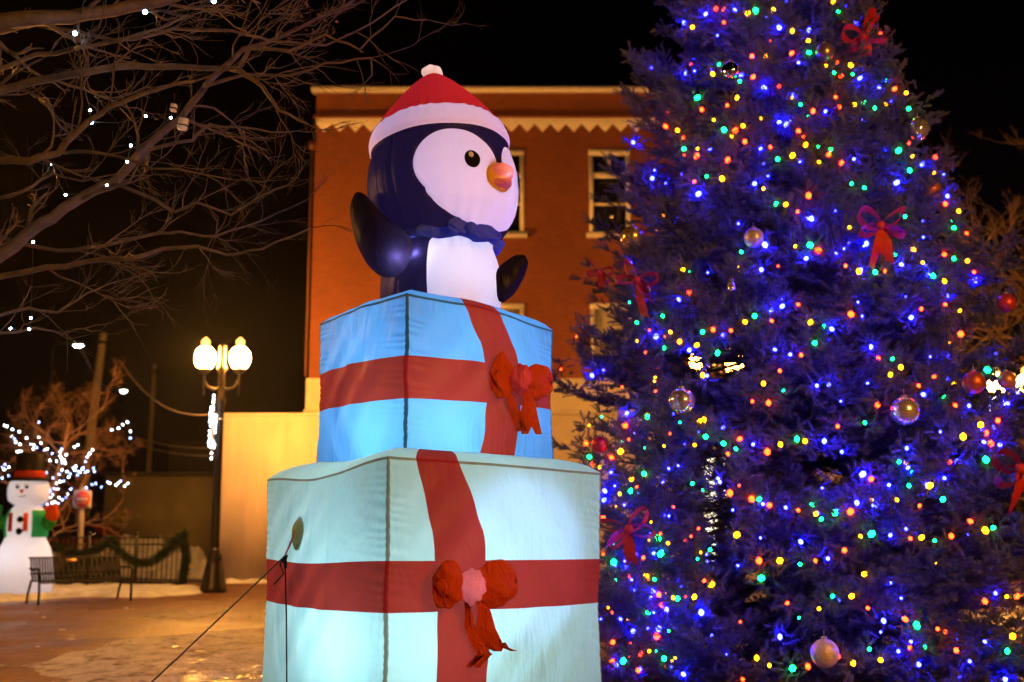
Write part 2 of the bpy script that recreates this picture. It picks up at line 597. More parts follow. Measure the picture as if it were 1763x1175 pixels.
def gift_box(name, cx, cy, w, z0, zc, fab, seamfab, vrib, rib_u, bulge, sag, label):
    """Puffed cube of four side panels and a domed lid. vrib: heights of the band; rib_u: u(t) of the upright band on each side."""
    box = MB(); ribbon = MB(); seam = MB(); rseam = MB()
    c = np.array((cx, cy, 0.0))
    corners = [c - AX * w / 2 - AY * w / 2, c + AX * w / 2 - AY * w / 2, c + AX * w / 2 + AY * w / 2, c - AX * w / 2 + AY * w / 2]
    dirs = [AX, AY, -AX, -AY]
    nrm = [-AY, AX, AY, -AX]
    z1 = zc[0]
    H = z1 - z0
    sw = 0.015
    vb = [0, (vrib[0] - z0) / H, (vrib[1] - z0) / H, 1 - sw / H * 1.3, 1.0]
    rows, rk = seg(None, (50, 22, 50, 2))

    def edge_drop(u, si):
        q = u / w
        return sag[si] * np.sin(math.pi * q) ** 2 + (zc[0] - zc[si]) * (1 - q) + (zc[0] - zc[(si + 1) % 4]) * q
    for si in range(4):
        ub_of = rib_u[si]
        cols, ck = seg(None, (2, 50, 24, 50, 2))
        V = np.zeros((len(rows), len(cols), 3))
        for i, (kr, tr) in enumerate(rows):
            v = vb[kr] + (vb[kr + 1] - vb[kr]) * tr
            ua, ub = ub_of(v) if ub_of else (w * 0.4, w * 0.6)
            bks = [0, sw, ua, ub, w - sw, w]
            u = np.array([bks[k] + (bks[k + 1] - bks[k]) * t for k, t in cols])
            q = u / w
            # panel bulges outwards, stays pinched along its seams
            prof = (np.abs(np.sin(math.pi * q)) ** 0.75) * (math.sin(math.pi * min(1, max(0, v * 0.86 + 0.10))) ** 0.8)
            wob = 0.010 * np.sin(9 * q + 3.1 * v + si * 2) * np.sin(math.pi * q) + 0.007 * np.sin(23 * q + 17 * v + si) * np.sin(math.pi * q)
            # puckers where the cloth is gathered into the seams
            dv = min(v, 1 - v) * H
            pk = 0.0085 * np.sin(u * 95 + 2.2 * np.sin(u * 23 + si) + v * 9) * math.exp(-dv / 0.13) * np.sin(math.pi * q) ** 0.4
            du = np.minimum(u, w - u)
            pk = pk + 0.008 * np.sin(v * H * 88 + 2.5 * np.sin(v * 31 + si) + u * 12) * np.exp(-du / 0.11) * (1 - np.exp(-du / 0.02))
            diag = 0.013 * np.sin((u - v * H) * 16 + si) * np.exp(-((u + v * H - 0.9 * w) / (0.5 * w)) ** 2) * np.sin(math.pi * q)
            out = bulge * prof + wob + (pk + diag) * math.sin(math.pi * min(1, max(0, v))) ** 0.3
            pin = 0.03 * w * (np.sin(math.pi * v) ** 2) * 0.35     # upright seams draw in at mid-height
            cornerpull = pin * (np.exp(-q * 9) - np.exp(-(1 - q) * 9))
            inpull = pin * (np.exp(-q * 9) + np.exp(-(1 - q) * 9))
            def cw(k):
                return np.array((math.sin(9 * v + 2 * k) + 0.6 * math.sin(21 * v + k), math.cos(8 * v + 3 * k) + 0.6 * math.sin(19 * v + 4 * k), 0)) * 0.006 * math.sin(math.pi * min(1, max(0, v)))
            cwob = np.outer(np.exp(-q * 14), cw(si)) + np.outer(np.exp(-(1 - q) * 14), cw((si + 1) % 4))
            pos = corners[si] + cwob + np.outer(u + cornerpull, dirs[si]) + np.outer(out - inpull, nrm[si])
            dz = edge_drop(u, si) * max(0, (v - 0.30) / 0.70) ** 1.5
            V[i] = pos
            V[i, :, 2] = z0 + v * H - dz
        fk_r = rk[:, None] + 0 * ck[None, :]
        fk_c = 0 * rk[:, None] + ck[None, :]
        m, n = V.shape[:2]
        ii = np.arange(m - 1)[:, None] * n; jj = np.arange(n - 1)[None, :]
        F = np.stack([ii + jj, ii + jj + 1, ii + n + jj + 1, ii + n + jj], -1)
        isseam = (fk_c == 0) | (fk_c == 4) | (fk_r == 3)
        isrib = ((fk_c == 2) & (rib_u[si] is not None)) | (fk_r == 1)
        for mask, mb in ((isseam & ~isrib, seam), (isseam & isrib, rseam), (isrib & ~isseam, ribbon), (~isrib & ~isseam, box)):
            mi = 1 if mb is rseam else 0
            if mb is rseam: mb = ribbon
            Fm = F[mask]
            if len(Fm):
                used = np.unique(Fm); re = np.zeros(m * n, int); re[used] = np.arange(len(used))
                mb.add(V.reshape(-1, 3)[used], re[Fm], mi=mi)
        # a quarter of the lid: this side's top edge up to the middle
        top = V[-1]
        K = 14
        Q = np.zeros((K + 1, n, 3))
        apex = c + UP * (z1 + 0.02)
        for k in range(K + 1):
            t = k / K
            Q[k] = top * (1 - t) + apex * t
            Q[k, :, 2] = top[:, 2] * (1 - t) ** 2 + (z1 + 0.03) * (1 - (1 - t) ** 2) + 0.055 * math.sin(math.pi * min(1, t ** 0.6)) * bulge / 0.1
        rib_c = (ck == 2) & (rib_u[si] is not None)
        iiq = np.arange(K)[:, None] * n
        FQ = np.stack([iiq + jj, iiq + jj + 1, iiq + n + jj + 1, iiq + n + jj], -1)
        for mask, mb in (((rib_c[None, :] & np.ones((K, 1), bool)), ribbon), ((~rib_c[None, :] & np.ones((K, 1), bool)), box)):
            Fm = FQ[mask]
            if not len(Fm): continue
            used = np.unique(Fm); re = np.zeros((K + 1) * n, int); re[used] = np.arange(len(used))
            mb.add(Q.reshape(-1, 3)[used], re[Fm])
        # floor panel, so that light stays inside
        bot = V[0]
        Fb = MB().grid(np.stack([bot, bot * 0.02 + (c + UP * z0) * 0.98]))
        box.add(Fb.V[0], Fb.F[0])
    o = box.build(name, fab, INF, True, 1e-4)
    o['label'] = label
    ribbon.build('ribbon', (F_RED, F_SEAM['red']), o, True, 1e-4)
    seam.build('seam', seamfab, o, True, 1e-4)
    return o


def lerp_tab(tab):
    xs = [t[0] for t in tab]
    return lambda v: (np.interp(v, xs, [t[1] for t in tab]), np.interp(v, xs, [t[2] for t in tab]))


mid1 = lambda v: (0.78, 1.17)
BOX1 = gift_box('gift_box', -0.66, 9.28, 1.95, 0.02, (2.035, 1.965, 1.95, 1.93), F_MINT, F_SEAM['mint'], (0.97, 1.32),
                [lerp_tab([(0, .37, .78), (.5, .37, .78), (.75, .335, .745), (.9, .27, .66), (1, .22, .58)]), mid1, mid1, None],
                0.125, (-0.005, 0, 0, 0.07), 'large lower gift box of pale mint fabric')
mid2 = lambda v: (0.54, 0.86)
BOX2 = gift_box('gift_box', -0.64, 9.28, 1.39, 2.02, (3.265, 3.12, 3.18, 3.225), F_SKY, F_SEAM['sky'], (2.48, 2.80),
                [lerp_tab([(0, .63, .96), (.2, .66, .98), (.5, .69, 1.0), (.75, .62, .95), (1, .50, .83)]), mid2, mid2, None],
                0.10, (-0.035, -0.03, -0.03, -0.01), 'smaller upper gift box of sky blue fabric')


# which side of the left face has no upright band in view: keep it plain by covering nothing (bands face away)
def pod(mb, o, U, W, N, a, b, d, pinch, seed, crump=0.12):
    """Crumpled stuffed bow loop: pinched at the knot (u = 0), wide and rounded at u = a."""
    nu, nv = 30, 52
    rr = np.random.default_rng(seed)
    ph = rr.random(6) * 6.28
    V = np.zeros((nu, nv, 3))
    for i in range(nu):
        t = i / (nu - 1)
        x = a * t
        wd = math.sin(math.pi * min(1, 0.06 + t * 0.94)) ** 0.55 * (pinch + (1 - pinch) * t ** 0.8)
        for j in range(nv):
            p = 2 * math.pi * j / nv
            cr = 1 + crump * (math.sin(3 * p + ph[0] + 4 * t) + 0.6 * math.sin(5 * p + ph[1] - 6 * t) + 0.5 * math.sin(8 * p + ph[2] + 11 * t) + 0.45 * math.sin(13 * p + ph[4] - 5 * t) * math.sin(9 * t + ph[5]))
            V[i, j] = o + U * (x + 0.02 * math.sin(4 * p + ph[3])) + W * (b * wd * math.cos(p) * cr) + N * (d * wd * math.sin(p) * cr + d * 0.9)
    n = nv
    i = np.arange(nu - 1)[:, None] * n; j = np.arange(n)[None, :]; k = (j + 1) % n
    Fq = np.stack([i + j, i + k, i + n + k, i + n + j], -1).reshape(-1, 4)
    mb.add(V.reshape(-1, 3), Fq, [np.arange(n)[::-1]], [np.arange(n) + (nu - 1) * n])


def tail(mb, pts, width, U, twist=0.0, fork=0.06):
    """Ribbon end hanging from a bow: a strip with thickness, cut to a fork."""
    pts = np.asarray(pts, float)
    m = len(pts)
    n = 5
    rows = []
    for i in range(m):
        t = i / (m - 1)
        a = twist * t
        w = U * math.cos(a) + NR * math.sin(a)
        wd = width * (0.45 + 0.55 * min(1, t * 2.2))
        row = [pts[i] + w * wd * (q / (n - 1) - 0.5) + NR * 0.012 * math.sin(q * 2.4 + 5 * t) for q in range(n)]
        if i == m - 1:
            row[2] = row[2] + UP * fork
        rows.append(row)
    V = np.array(rows)
    mb.grid(V); mb.grid((V - NR * 0.006)[:, ::-1])


def bow(o, box, s, left, right, tails, seed, km):
    b = MB()
    pod(b, o - AX * 0.02 * s, -AX * 0.86 + UP * left[3], UP * 0.97 + AX * 0.1, NR, left[0], left[1], left[2], 0.35, seed, 0.085)
    root = MB(); root.ball(o + NR * 0.07 * s, (0.06 * s, 0.06 * s, 0.09 * s))
    part = root.build('bow', F_BOW, box, True)
    lo = b.build('bow_loop', F_BOW, part, True)
    b = MB()
    pod(b, o + AX * 0.02 * s, AX * 0.97 + UP * right[3], UP, NR, right[0], right[1], right[2], 0.42, seed + 3, 0.075)
    b.build('bow_loop', F_BOW, part, True)
    k = MB()
    k.ball(o + NR * 0.15 * s, (0.105 * s, 0.105 * s, 0.135 * s), 26, 18)
    V = k.V[0]
    d = V - (o + NR * 0.15 * s)
    f = 1 + 0.13 * np.sin(d[:, 0] * 55 + d[:, 2] * 35) * np.sin(d[:, 2] * 48 + 1) + 0.06 * np.sin(d[:, 0] * 120 + 2) 
    k.V[0] = o + NR * 0.15 * s + d * f[:, None]
    k.build('knot', km, part, True)
    for pts, wd, tw in tails:
        tb = MB(); tail(tb, [o + AX * a + UP * z + NR * n for a, z, n in pts], wd, AX, tw)
        tb.build('bow_tail', F_BOW, part, True)


def on_right_face(box_c, w, px, py, out=0.08):
    """Point of the right-hand face of a box seen at a photo pixel."""
    f = np.array((box_c[0], box_c[1], 0)) - AY * (w / 2 + out)
    d = P(px, py, 1.0) - np.array((0, 0, EYE))
    t = f.dot(-AY) / d.dot(-AY)
    return np.array((0, 0, EYE)) + d * t


o1 = on_right_face((-0.66, 9.28), 1.95, 795, 1008, 0.085)
bow(o1, None or BOX1, 0.9, (0.31, 0.22, 0.10, 0.10), (0.39, 0.215, 0.11, 0.03),
    [([(-0.03, -0.05, .10), (0.0, -0.18, .09), (0.02, -0.28, .07), (0.10, -0.42, .06), (0.13, -0.47, .10), (0.06, -0.56, .06)], 0.09, 0.9),
     ([(0.06, -0.04, .12), (0.12, -0.18, .11), (0.14, -0.30, .10), (0.20, -0.42, .10), (0.30, -0.46, .12)], 0.15, 0.5)], 11, F_PINK)
o2 = on_right_face((-0.64, 9.28), 1.39, 879, 655, 0.06)
bow(o2, BOX2, 0.85, (0.25, 0.23, 0.08, 0.08), (0.32, 0.18, 0.10, -0.02),
    [([(-0.10, -0.08, .10), (-0.05, -0.20, .09), (0.02, -0.32, .07), (0.06, -0.40, .08)], 0.09, 1.2),
     ([(0.06, -0.07, .12), (0.10, -0.18, .11), (0.10, -0.28, .10), (0.14, -0.42, .09)], 0.15, 0.35)], 23, fabric('knot_nylon', (0.75, 0.10, 0.09), 0.4, 0.6, 9))

# --- penguin: one skin of revolution along a bent spine, cut into coloured panels
PC = np.array((P(760, 460, 9.28)[0], 9.28))
FACE_AZ = R(-90 + 50)              # heading of the face in plan
HEAD_Z0 = 3.90
TILT = R(5.5)
PROF = [  # height along spine, radius
    (3.10, 0.44), (3.25, 0.485), (3.45, 0.505), (3.62, 0.495), (3.74, 0.465), (3.83, 0.42), (3.865, 0.40),
    (3.89, 0.44), (3.94, 0.51), (4.05, 0.58), (4.20, 0.622), (4.36, 0.638), (4.52, 0.615), (4.66, 0.570),
    (4.675, 0.594), (4.71, 0.602), (4.80, 0.578), (4.855, 0.548), (4.87, 0.522), (4.95, 0.475), (5.05, 0.402), (5.15, 0.318), (5.25, 0.228), (5.33, 0.14), (5.385, 0.07), (5.41, 0.01)]
NS, NA = 330, 380
pa = np.array(PROF)
tt = np.concatenate([[0], np.cumsum(np.hypot(np.diff(pa[:, 0]), np.diff(pa[:, 1])))])
ts = np.linspace(0, tt[-1], NS)


def smooth_interp(t, tk, yk):
    y = np.interp(t, tk, yk)
    k = 5
    ypad = np.concatenate([[y[0]] * k, y, [y[-1]] * k])
    return np.convolve(ypad, np.ones(2 * k + 1) / (2 * k + 1), 'valid')


ph_h = smooth_interp(ts, tt, pa[:, 0])
ph_r = smooth_interp(ts, tt, pa[:, 1])


def spine(h, r, az):
    """Local height, radius and heading -> place."""
    h = np.asarray(h, float); r = np.asarray(r, float); az = np.asarray(az, float)
    x = r * np.cos(az); y = r * np.sin(az); z = h
    k = np.clip((h - 3.75) / 0.3, 0, 1)
    a = TILT * k                     # head leans: top to the left, chin to the right
    hz = z - 4.3
    X = x * np.cos(a) - hz * np.sin(a) * k
    Z = np.where(k > 0, 4.3 * k + z * (1 - k) + (x * np.sin(a) + hz * np.cos(a)) * k, z)
    b = R(6.0) * k                   # and tips back a little
    hz = Z - 4.3
    Y = y * np.cos(b) + hz * np.sin(b) * k
    Z = np.where(k > 0, 4.3 * k + Z * (1 - k) + (hz * np.cos(b) - y * np.sin(b)) * k, Z)
    return np.stack([PC[0] + X + 0.012 * k, PC[1] + Y - 0.05 * k, Z], -1)


def face_fn(h, az):
    """Below zero on the white face panel (two lobes over a broad muzzle)."""
    a = np.degrees(np.abs((az - FACE_AZ + math.pi) % (2 * math.pi) - math.pi))
    e = (h - 4.30)
    l1 = ((a - 36) / 33) ** 2 + ((e - 0.015) / 0.305) ** 2 - 1
    ec = e + 0.18
    l2 = (a / 62.0) ** 2 + (ec / np.where(ec > 0, 0.17, 0.215)) ** 2 - 1
    k = 0.12
    m = np.minimum(l1, l2)
    return m


def belly_fn(h, az):
    a = np.degrees(np.abs((az - FACE_AZ + math.pi) % (2 * math.pi) - math.pi))
    return (a / (57 + 3 * np.sin((h - 3.1) * 3))) ** 4 + np.maximum(0, (h - 3.79) * 12) ** 2 - 1


HH, AA = np.meshgrid(ph_h, np.linspace(-math.pi, math.pi, NA, endpoint=False) + FACE_AZ + math.pi / 3, indexing='ij')
RR = np.repeat(ph_r[:, None], NA, 1)
idx = np.arange(NS * NA).reshape(NS, NA)
nxt = np.roll(idx, -1, axis=1)
FQ = np.stack([idx[:-1], nxt[:-1], nxt[1:], idx[1:]], -1)         # (NS-1, NA, 4)


def snap_to(fn, lo, hi):
    """Slide the grid points next to a panel's outline onto it, and say which faces lie inside."""
    f = np.where((HH > lo) & (HH < hi), fn(HH, AA), 1.0)
    hc = 0.25 * (HH.ravel()[FQ].sum(-1)); ac0 = AA.ravel()[FQ][..., 0]
    ac = ac0 + math.pi / NA
    ins = (fn(hc, ac) < 0) & (hc > lo) & (hc < hi)
    cnt_in = np.zeros(NS * NA); cnt = np.zeros(NS * NA)
    for q in range(4):
        np.add.at(cnt_in, FQ[..., q].ravel(), ins.ravel()); np.add.at(cnt, FQ[..., q].ravel(), 1)
    bd = ((cnt_in > 0) & (cnt_in < cnt)).reshape(NS, NA)
    e1, e2 = 0.002, 0.003
    for it in range(2):
        f = fn(HH, AA)
        gh = (fn(HH + e1, AA) - fn(HH - e1, AA)) / (2 * e1)
        ga = (fn(HH, AA + e2) - fn(HH, AA - e2)) / (2 * e2)
        g2 = gh ** 2 + (ga / 0.6) ** 2 + 1e-6
        sh = np.clip(-f * gh / g2, -0.01, 0.01); sa = np.clip(-f * (ga / 0.36) / g2, -0.02, 0.02)
        ok = bd & (HH > lo) & (HH < hi)
        HH[ok] += sh[ok]; AA[ok] += sa[ok]
    return ins


in_face = snap_to(face_fn, 3.89, 4.65)
in_belly = snap_to(belly_fn, 3.0, 3.86)
rad = np.interp(HH, ph_h, ph_r)
# gentle hollows where the panels are sewn together
rad = rad * (1 + 0.006 * np.sin(7 * AA + 3 * HH) + 0.004 * np.sin(15 * AA - 9 * HH) * np.sin(HH * 8))
rad = rad - 0.012 * np.exp(-(face_fn(HH, AA) / 0.06) ** 2) * ((HH > 3.89) & (HH < 4.65))
rad = rad + 0.010 * np.sin(AA * 23 + 1.5 * np.sin(AA * 5)) * np.exp(-np.abs(HH - 3.90) / 0.10)
rad = rad + 0.007 * np.sin(AA * 31 + 2 * np.sin(AA * 7)) * np.exp(-np.abs(HH - 4.87) / 0.06) + 0.008 * np.sin(AA * 19) * np.exp(-np.abs(HH - 3.25) / 0.10)
# gore seams down the hood
for g0 in (-2.55, -1.55, 0.55, 1.6):
    da = np.abs((AA - FACE_AZ - g0 + math.pi) % (2 * math.pi) - math.pi)
    rad = rad - 0.014 * np.exp(-(da / 0.03) ** 2) * ((HH > 3.9) & (HH < 4.66))
SKIN = spine(HH, rad, AA).reshape(-1, 3)
hcen = 0.25 * HH.ravel()[FQ].sum(-1)
in_band = (hcen > 4.665) & (hcen < 4.865)
in_hat = hcen >= 4.865


def skin_part(mask, name, m, parent, label=None):
    Fm = FQ[mask]
    used = np.unique(Fm); re = np.zeros(NS * NA, int); re[used] = np.arange(len(used))
    o = MB().add(SKIN[used], re[Fm]).build(name, m, parent, True)
    if label: o['label'] = label
    return o


rest = ~(in_face | in_belly | in_band | in_hat)
PENG = skin_part(rest, 'penguin_body', F_NAVY, INF)
skin_part(in_face, 'face_panel', F_WHITE, PENG)
skin_part(in_belly, 'belly_panel', F_WHITE, PENG)
HAT = skin_part(in_hat, 'santa_hat', F_HAT, INF)
skin_part(in_band, 'hat_brim', F_WHITE, HAT)
pm = MB()
top = spine(5.42, 0, 0)
pm.ball(top, (0.092, 0.092, 0.065), 20, 14)
d = pm.V[0] - top
pm.V[0] = top + d * (1 + 0.12 * np.sin(d[:, :1] * 60) * np.sin(d[:, 2:] * 50 + 1))
pm.build('pompom', F_WHITE, HAT, True)


def head_pt(h, daz, off=0.0):
    """Point off the head skin; daz: degrees from the beak towards the viewer's left."""
    az = FACE_AZ - R(daz)
    return spine(h, np.interp(h, ph_h, ph_r) + off, az)


def head_disc(mb, h0, a0, rh, ra, off, n=36, rings=6, rim=0.2):
    """An oval appliqué following the head."""
    V = [head_pt(h0, a0, off)]
    F4, F3 = [], []
    for k in range(1, rings + 1):
        for j in range(n):
            p = 2 * math.pi * j / n
            V.append(head_pt(h0 + rh * k / rings * math.sin(p), a0 + ra * k / rings * math.cos(p), off if k < rings else off * rim))
    for j in range(n):
        F3.append((0, 1 + j, 1 + (j + 1) % n))
        for k in range(rings - 1):
            b = 1 + k * n
            F4.append((b + j, b + (j + 1) % n, b + n + (j + 1) % n, b + n + j))
    mb.add(np.array(V), np.array(F3), np.array(F4))


for sgn in (1, -1):
    e = MB(); head_disc(e, 4.335, 25 if sgn > 0 else -37, 0.073, 6.1, 0.012)
    eye = e.build('eye', M['eye_black'], PENG, True)
    e = MB(); head_disc(e, 4.362, 26.5 if sgn > 0 else -35.5, 0.024, 1.9, 0.026, 16, 3, 0.8)
    e.build('eye_glint', M['eye_white'], eye, True)

# beak: two stuffed lips on a rim
fwd = np.array((math.cos(FACE_AZ), math.sin(FACE_AZ), 0.0))
side = np.array((-math.sin(FACE_AZ), math.cos(FACE_AZ), 0.0))
bc = head_pt(4.235, 0, -0.03)
bk = MB()
Mb = np.stack([side, fwd, UP], 1)
bk.ball(bc, (0.150, 0.07, 0.125), 30, 16, Mb)
BEAK = bk.build('beak', F_BEAKRIM, PENG, True)
for nm, dz, hz, ln, dw in (('upper_lip', 0.030, 0.070, 0.168, 0.128), ('lower_lip', -0.055, 0.042, 0.150, 0.116)):
    b = MB()
    cc = bc + UP * dz
    b.ball(cc, (dw, ln * 0.9, hz), 32, 22, Mb)
    V = b.V[0] - cc
    lx, ly, lz = V @ side, V @ fwd, V @ UP
    k = np.clip(ly / ln, 0, 1)
    lx = lx * (1 - 0.30 * k) + 0.006 * np.sin(lz * 70 + ly * 40)
    lz = lz * (1 - 0.15 * k) - (0.02 * k ** 2 if dz > 0 else -0.01 * k ** 2) + 0.007 * np.sin(lx * 60 + 1) * k + 0.02 * np.cos(lx * 14) * (dz > 0)
    b.V[0] = cc + np.outer(lx, side) + np.outer(ly, fwd) + np.outer(lz, UP)
    b.build(nm, F_BEAK, BEAK, True)

# collar and bow tie
cl = MB()
n = 96
rows = []
for t in np.linspace(0, 1, 7):
    az = np.linspace(0, 2 * math.pi, n + 1)
    r = 0.435 + 0.075 * math.sin(math.pi * (0.15 + 0.7 * t)) + 0.012 * np.sin(az * 13 + 4 * t) + 0.008 * np.sin(az * 29)
    h = 3.895 - 0.080 * t + 0.012 * np.sin(az * 9)
    rows.append(spine(h, r, az))
cl.grid(np.array(rows))
COLLAR = cl.build('collar', F_BLUE, PENG, True)
tc_ = spine(3.86, 0.52, FACE_AZ - R(24)) + np.array((0, 0, 0.0))
tdir = np.array((math.cos(FACE_AZ - R(24)), math.sin(FACE_AZ - R(24)), 0)); tside = np.array((-tdir[1], tdir[0], 0))
for sg, ln, up, sd in ((-1, 0.17, 0.10, 5), (1, 0.26, -0.12, 9)):
    b = MB(); pod(b, tc_, tside * sg + UP * up, UP - tside * sg * up, tdir, ln, 0.085, 0.045, 0.35, sd, 0.12)
    b.build('bow_tie', F_BLUE, COLLAR, True)
b = MB(); b.ball(tc_ + tdir * 0.06, (0.055, 0.055, 0.055)); b.build('bow_tie_knot', F_BLUE, COLLAR, True)


def wing(outline, Yc, thick, yslope, name='wing'):
    """Puffed paddle from an outline in photo pixels, standing in its own tilted plane."""
    pts = np.array([P(x, y, 9.0) for x, y in outline])
    q = np.linspace(0, 1, len(pts) + 1)
    cl_ = np.concatenate([pts, pts[:1]])
    # resample smoothly
    m = 72
    s = np.linspace(0, 1, m, endpoint=False)
    ring = np.stack([np.interp(s, q, cl_[:, k]) for k in range(3)], 1)
    for _ in range(3): ring = (np.roll(ring, 1, 0) + 2 * ring + np.roll(ring, -1, 0)) / 4
    cen = ring.mean(0)
    rings = 10
    V = []
    F4 = []
    for sgn in (-1, 1):
        base = len(V)
        for k in range(rings + 1):
            t = k / rings
            bul = thick * (1 - t ** 2) ** 0.6 * sgn
            for j in range(m):
                p = cen + (ring[j] - cen) * t
                y = Yc + yslope * (p[0] - cen[0]) + bul + 0.006 * math.sin(30 * p[0] + 22 * p[2]) * (1 - t)
                V.append((p[0] * y / 9.0 * 0 + p[0], y, p[2]))
        for k in range(rings):
            for j in range(m):
                a = base + k * m
                F4.append((a + j, a + (j + 1) % m, a + m + (j + 1) % m, a + m + j) if sgn < 0 else (a + j, a + m + j, a + m + (j + 1) % m, a + (j + 1) % m))
    w_ = MB().add(np.array(V), np.array(F4))
    return w_.build(name, F_NAVY, PENG, True)


wing([(613, 332), (602, 356), (606, 392), (616, 426), (635, 462), (658, 484), (686, 488), (706, 470), (716, 448), (714, 424), (694, 405), (670, 387), (648, 360), (630, 338)], 8.86, 0.10, -0.45)
wing([(846, 470), (864, 448), (886, 432), (904, 430), (911, 444), (903, 470), (886, 500), (866, 517), (848, 508)], 9.15, 0.09, 0.2)

# tether: patch, tab and two cords
tp = np.array(P(505, 925, 8.76))
nl = -AX
tb = MB()
ang = np.linspace(0, 2 * math.pi, 20, endpoint=False)
pl = np.array([(0.115 * math.cos(a) * (1 + 0.12 * math.sin(3 * a)), 0.125 * math.sin(a) * (1 + 0.1 * math.sin(2 * a))) for a in ang])
def on_left_face(px, py, out):
    f = np.array((-0.66, 9.28, 0)) - AX * (1.95 / 2 + out)
    d = P(px, py, 1.0) - np.array((0, 0, EYE))
    t = f.dot(-AX) / d.dot(-AX)
    return np.array((0, 0, EYE)) + d * t
tp = on_left_face(512, 920, 0.085)
tb.prism(pl, tp + AX * 0.015, -AY, UP, 0.005)
TAB = tb.build('tether_patch', fabric('patch_nylon', (0.42, 0.60, 0.46), 0.5, 0.4, 6), INF)
knot = on_left_face(490, 958, 0.16)
st = MB()
st.tube([tp - AX * 0.02 + UP * 0.02, (tp + knot) / 2 - AX * 0.01, knot], [0.022, 0.022, 0.014], 8, 0.35)
st.build('tether_strap', F_PINK, TAB, True)
c1 = MB()
gp = P(255, 1178, 8.0); dirc = gp - knot
endp = knot + dirc * (knot[2] / (knot[2] - gp[2])) if knot[2] > gp[2] else gp
c1.tube([knot, knot + (endp - knot) * 0.5 - UP * 0.012, endp], 0.006, 6)
c1.tube([knot, knot + np.array((-0.03, -0.02, -0.06)), knot + np.array((0.0, -0.02, -0.13)), knot + np.array((-0.07, -0.03, -0.21))], 0.006, 6)
for k in range(5):
    a = k * 1.3
    c1.ball(knot + np.array((0.012 * math.cos(a), 0.012 * math.sin(a), -0.012 * k)), (0.016, 0.016, 0.012), 8, 6)
c1.build('tether_cord', M['cord'], TAB, True)
c2 = MB()
e2 = G(497, 1300); kk = P(497, 1175, knot[1] + 0.0)
c2.tube([knot, P(493, 1060, knot[1]), np.array((kk[0], kk[1], 0.0))], 0.006, 6)
for k in range(4): c2.ball(knot + np.array((0.008, 0, -0.02 - 0.02 * k)), (0.014, 0.014, 0.011), 8, 6)
c2.build('tether_cord', M['cord'], TAB, True)
for k, e_ in ((0, endp), (1, np.array((kk[0], kk[1], 0.0)))):
    pg = MB(); pg.tube([e_ + UP * -0.12, e_ + UP * 0.05], [0.004, 0.009], 6); pg.build('tether_peg', M['black_metal'], TAB)


def inner_light(name, loc, energy, col, radius=0.12, spot=None, target=None):
    l = bpy.data.lights.new(name, 'SPOT' if spot else 'POINT')
    l.energy = energy; l.color = col; l.shadow_soft_size = radius
    if spot:
        l.spot_size = spot; l.spot_blend = 0.45
    o = bpy.data.objects.new(name, l)
    COL.objects.link(o)
    o.location = np.asarray(loc) - np.array(INF.location)
    o.parent = INF
    if target is not None:
        o.rotation_euler = Vector(np.asarray(target) - np.asarray(loc)).to_track_quat('-Z', 'Y').to_euler()
    return o


COOL = (0.70, 0.88, 1.0)
LILAC = (0.66, 0.56, 1.0)
inner_light('lower_box_lamp', (-0.84, 8.66, 0.74), 38, (0.74, 0.91, 1.0), 0.07)
inner_light('lower_box_lamp', (-0.66, 9.28, 1.30), 34, (0.76, 0.91, 1.0), 0.15)
tgt = on_right_face((-0.66, 9.28), 1.95, 900, 955, 0.08)
inner_light('lower_box_spot', tgt + AY * 1.15 - AX * 0.05, 74, (0.50, 0.50, 1.0), 0.06, R(64), tgt)
inner_light('upper_box_lamp', (-0.72, 8.86, 2.28), 24, (0.84, 0.93, 1.0), 0.08)
inner_light('upper_box_lamp', (-0.62, 9.28, 2.85), 30, (0.80, 0.92, 1.0), 0.15)
inner_light('body_lamp', (PC[0] + 0.1, 9.16, 3.55), 6.5, (0.62, 0.72, 1.0), 0.06)
gl_ = P(716, 438, 8.86)
inner_light('body_lamp', gl_, 4.5, (0.72, 0.78, 1.0), 0.03)
inner_light('head_lamp', (PC[0] + 0.02, 9.2, 4.22), 17, LILAC, 0.10)
inner_light('hat_lamp', (PC[0] - 0.02, 9.3, 4.95), 5, LILAC, 0.10)
inner_light('pompom_fill_light', top, 0.35, (1.0, 0.85, 0.8), 0.02)  # added light, since none from the hat enters the closed ball
inner_light('beak_fill_light', bc + fwd * 0.045 - UP * 0.01, 0.22, (1.0, 0.85, 0.8), 0.02)  # both beak lights are added, standing in for light leaking from the head
inner_light('beak_fill_light', bc + fwd * 0.115 + UP * 0.01, 0.28, (1.0, 0.85, 0.9), 0.04)
inner_light('knot_fill_light', o1 + NR * 0.13, 0.30, (1.0, 0.85, 0.95), 0.02)  # added in each knot in place of glow reaching it from the box
inner_light('knot_fill_light', o2 + NR * 0.12, 0.12, (0.9, 0.8, 1.0), 0.02)
wl = P(690, 444, 8.80)
inner_light('wing_lamp', (wl[0] - 0.01, 8.775, wl[2]), 4, (0.95, 0.92, 1.0), 0.015)

# ------------------------------------------------------------------ buildings
BY = 31.2                          # the plane of the brick front
AYW = 29.9                         # the plane of the low annex wall


def wallX(px, Y, py=600):
    return P(px, py, Y)[0]


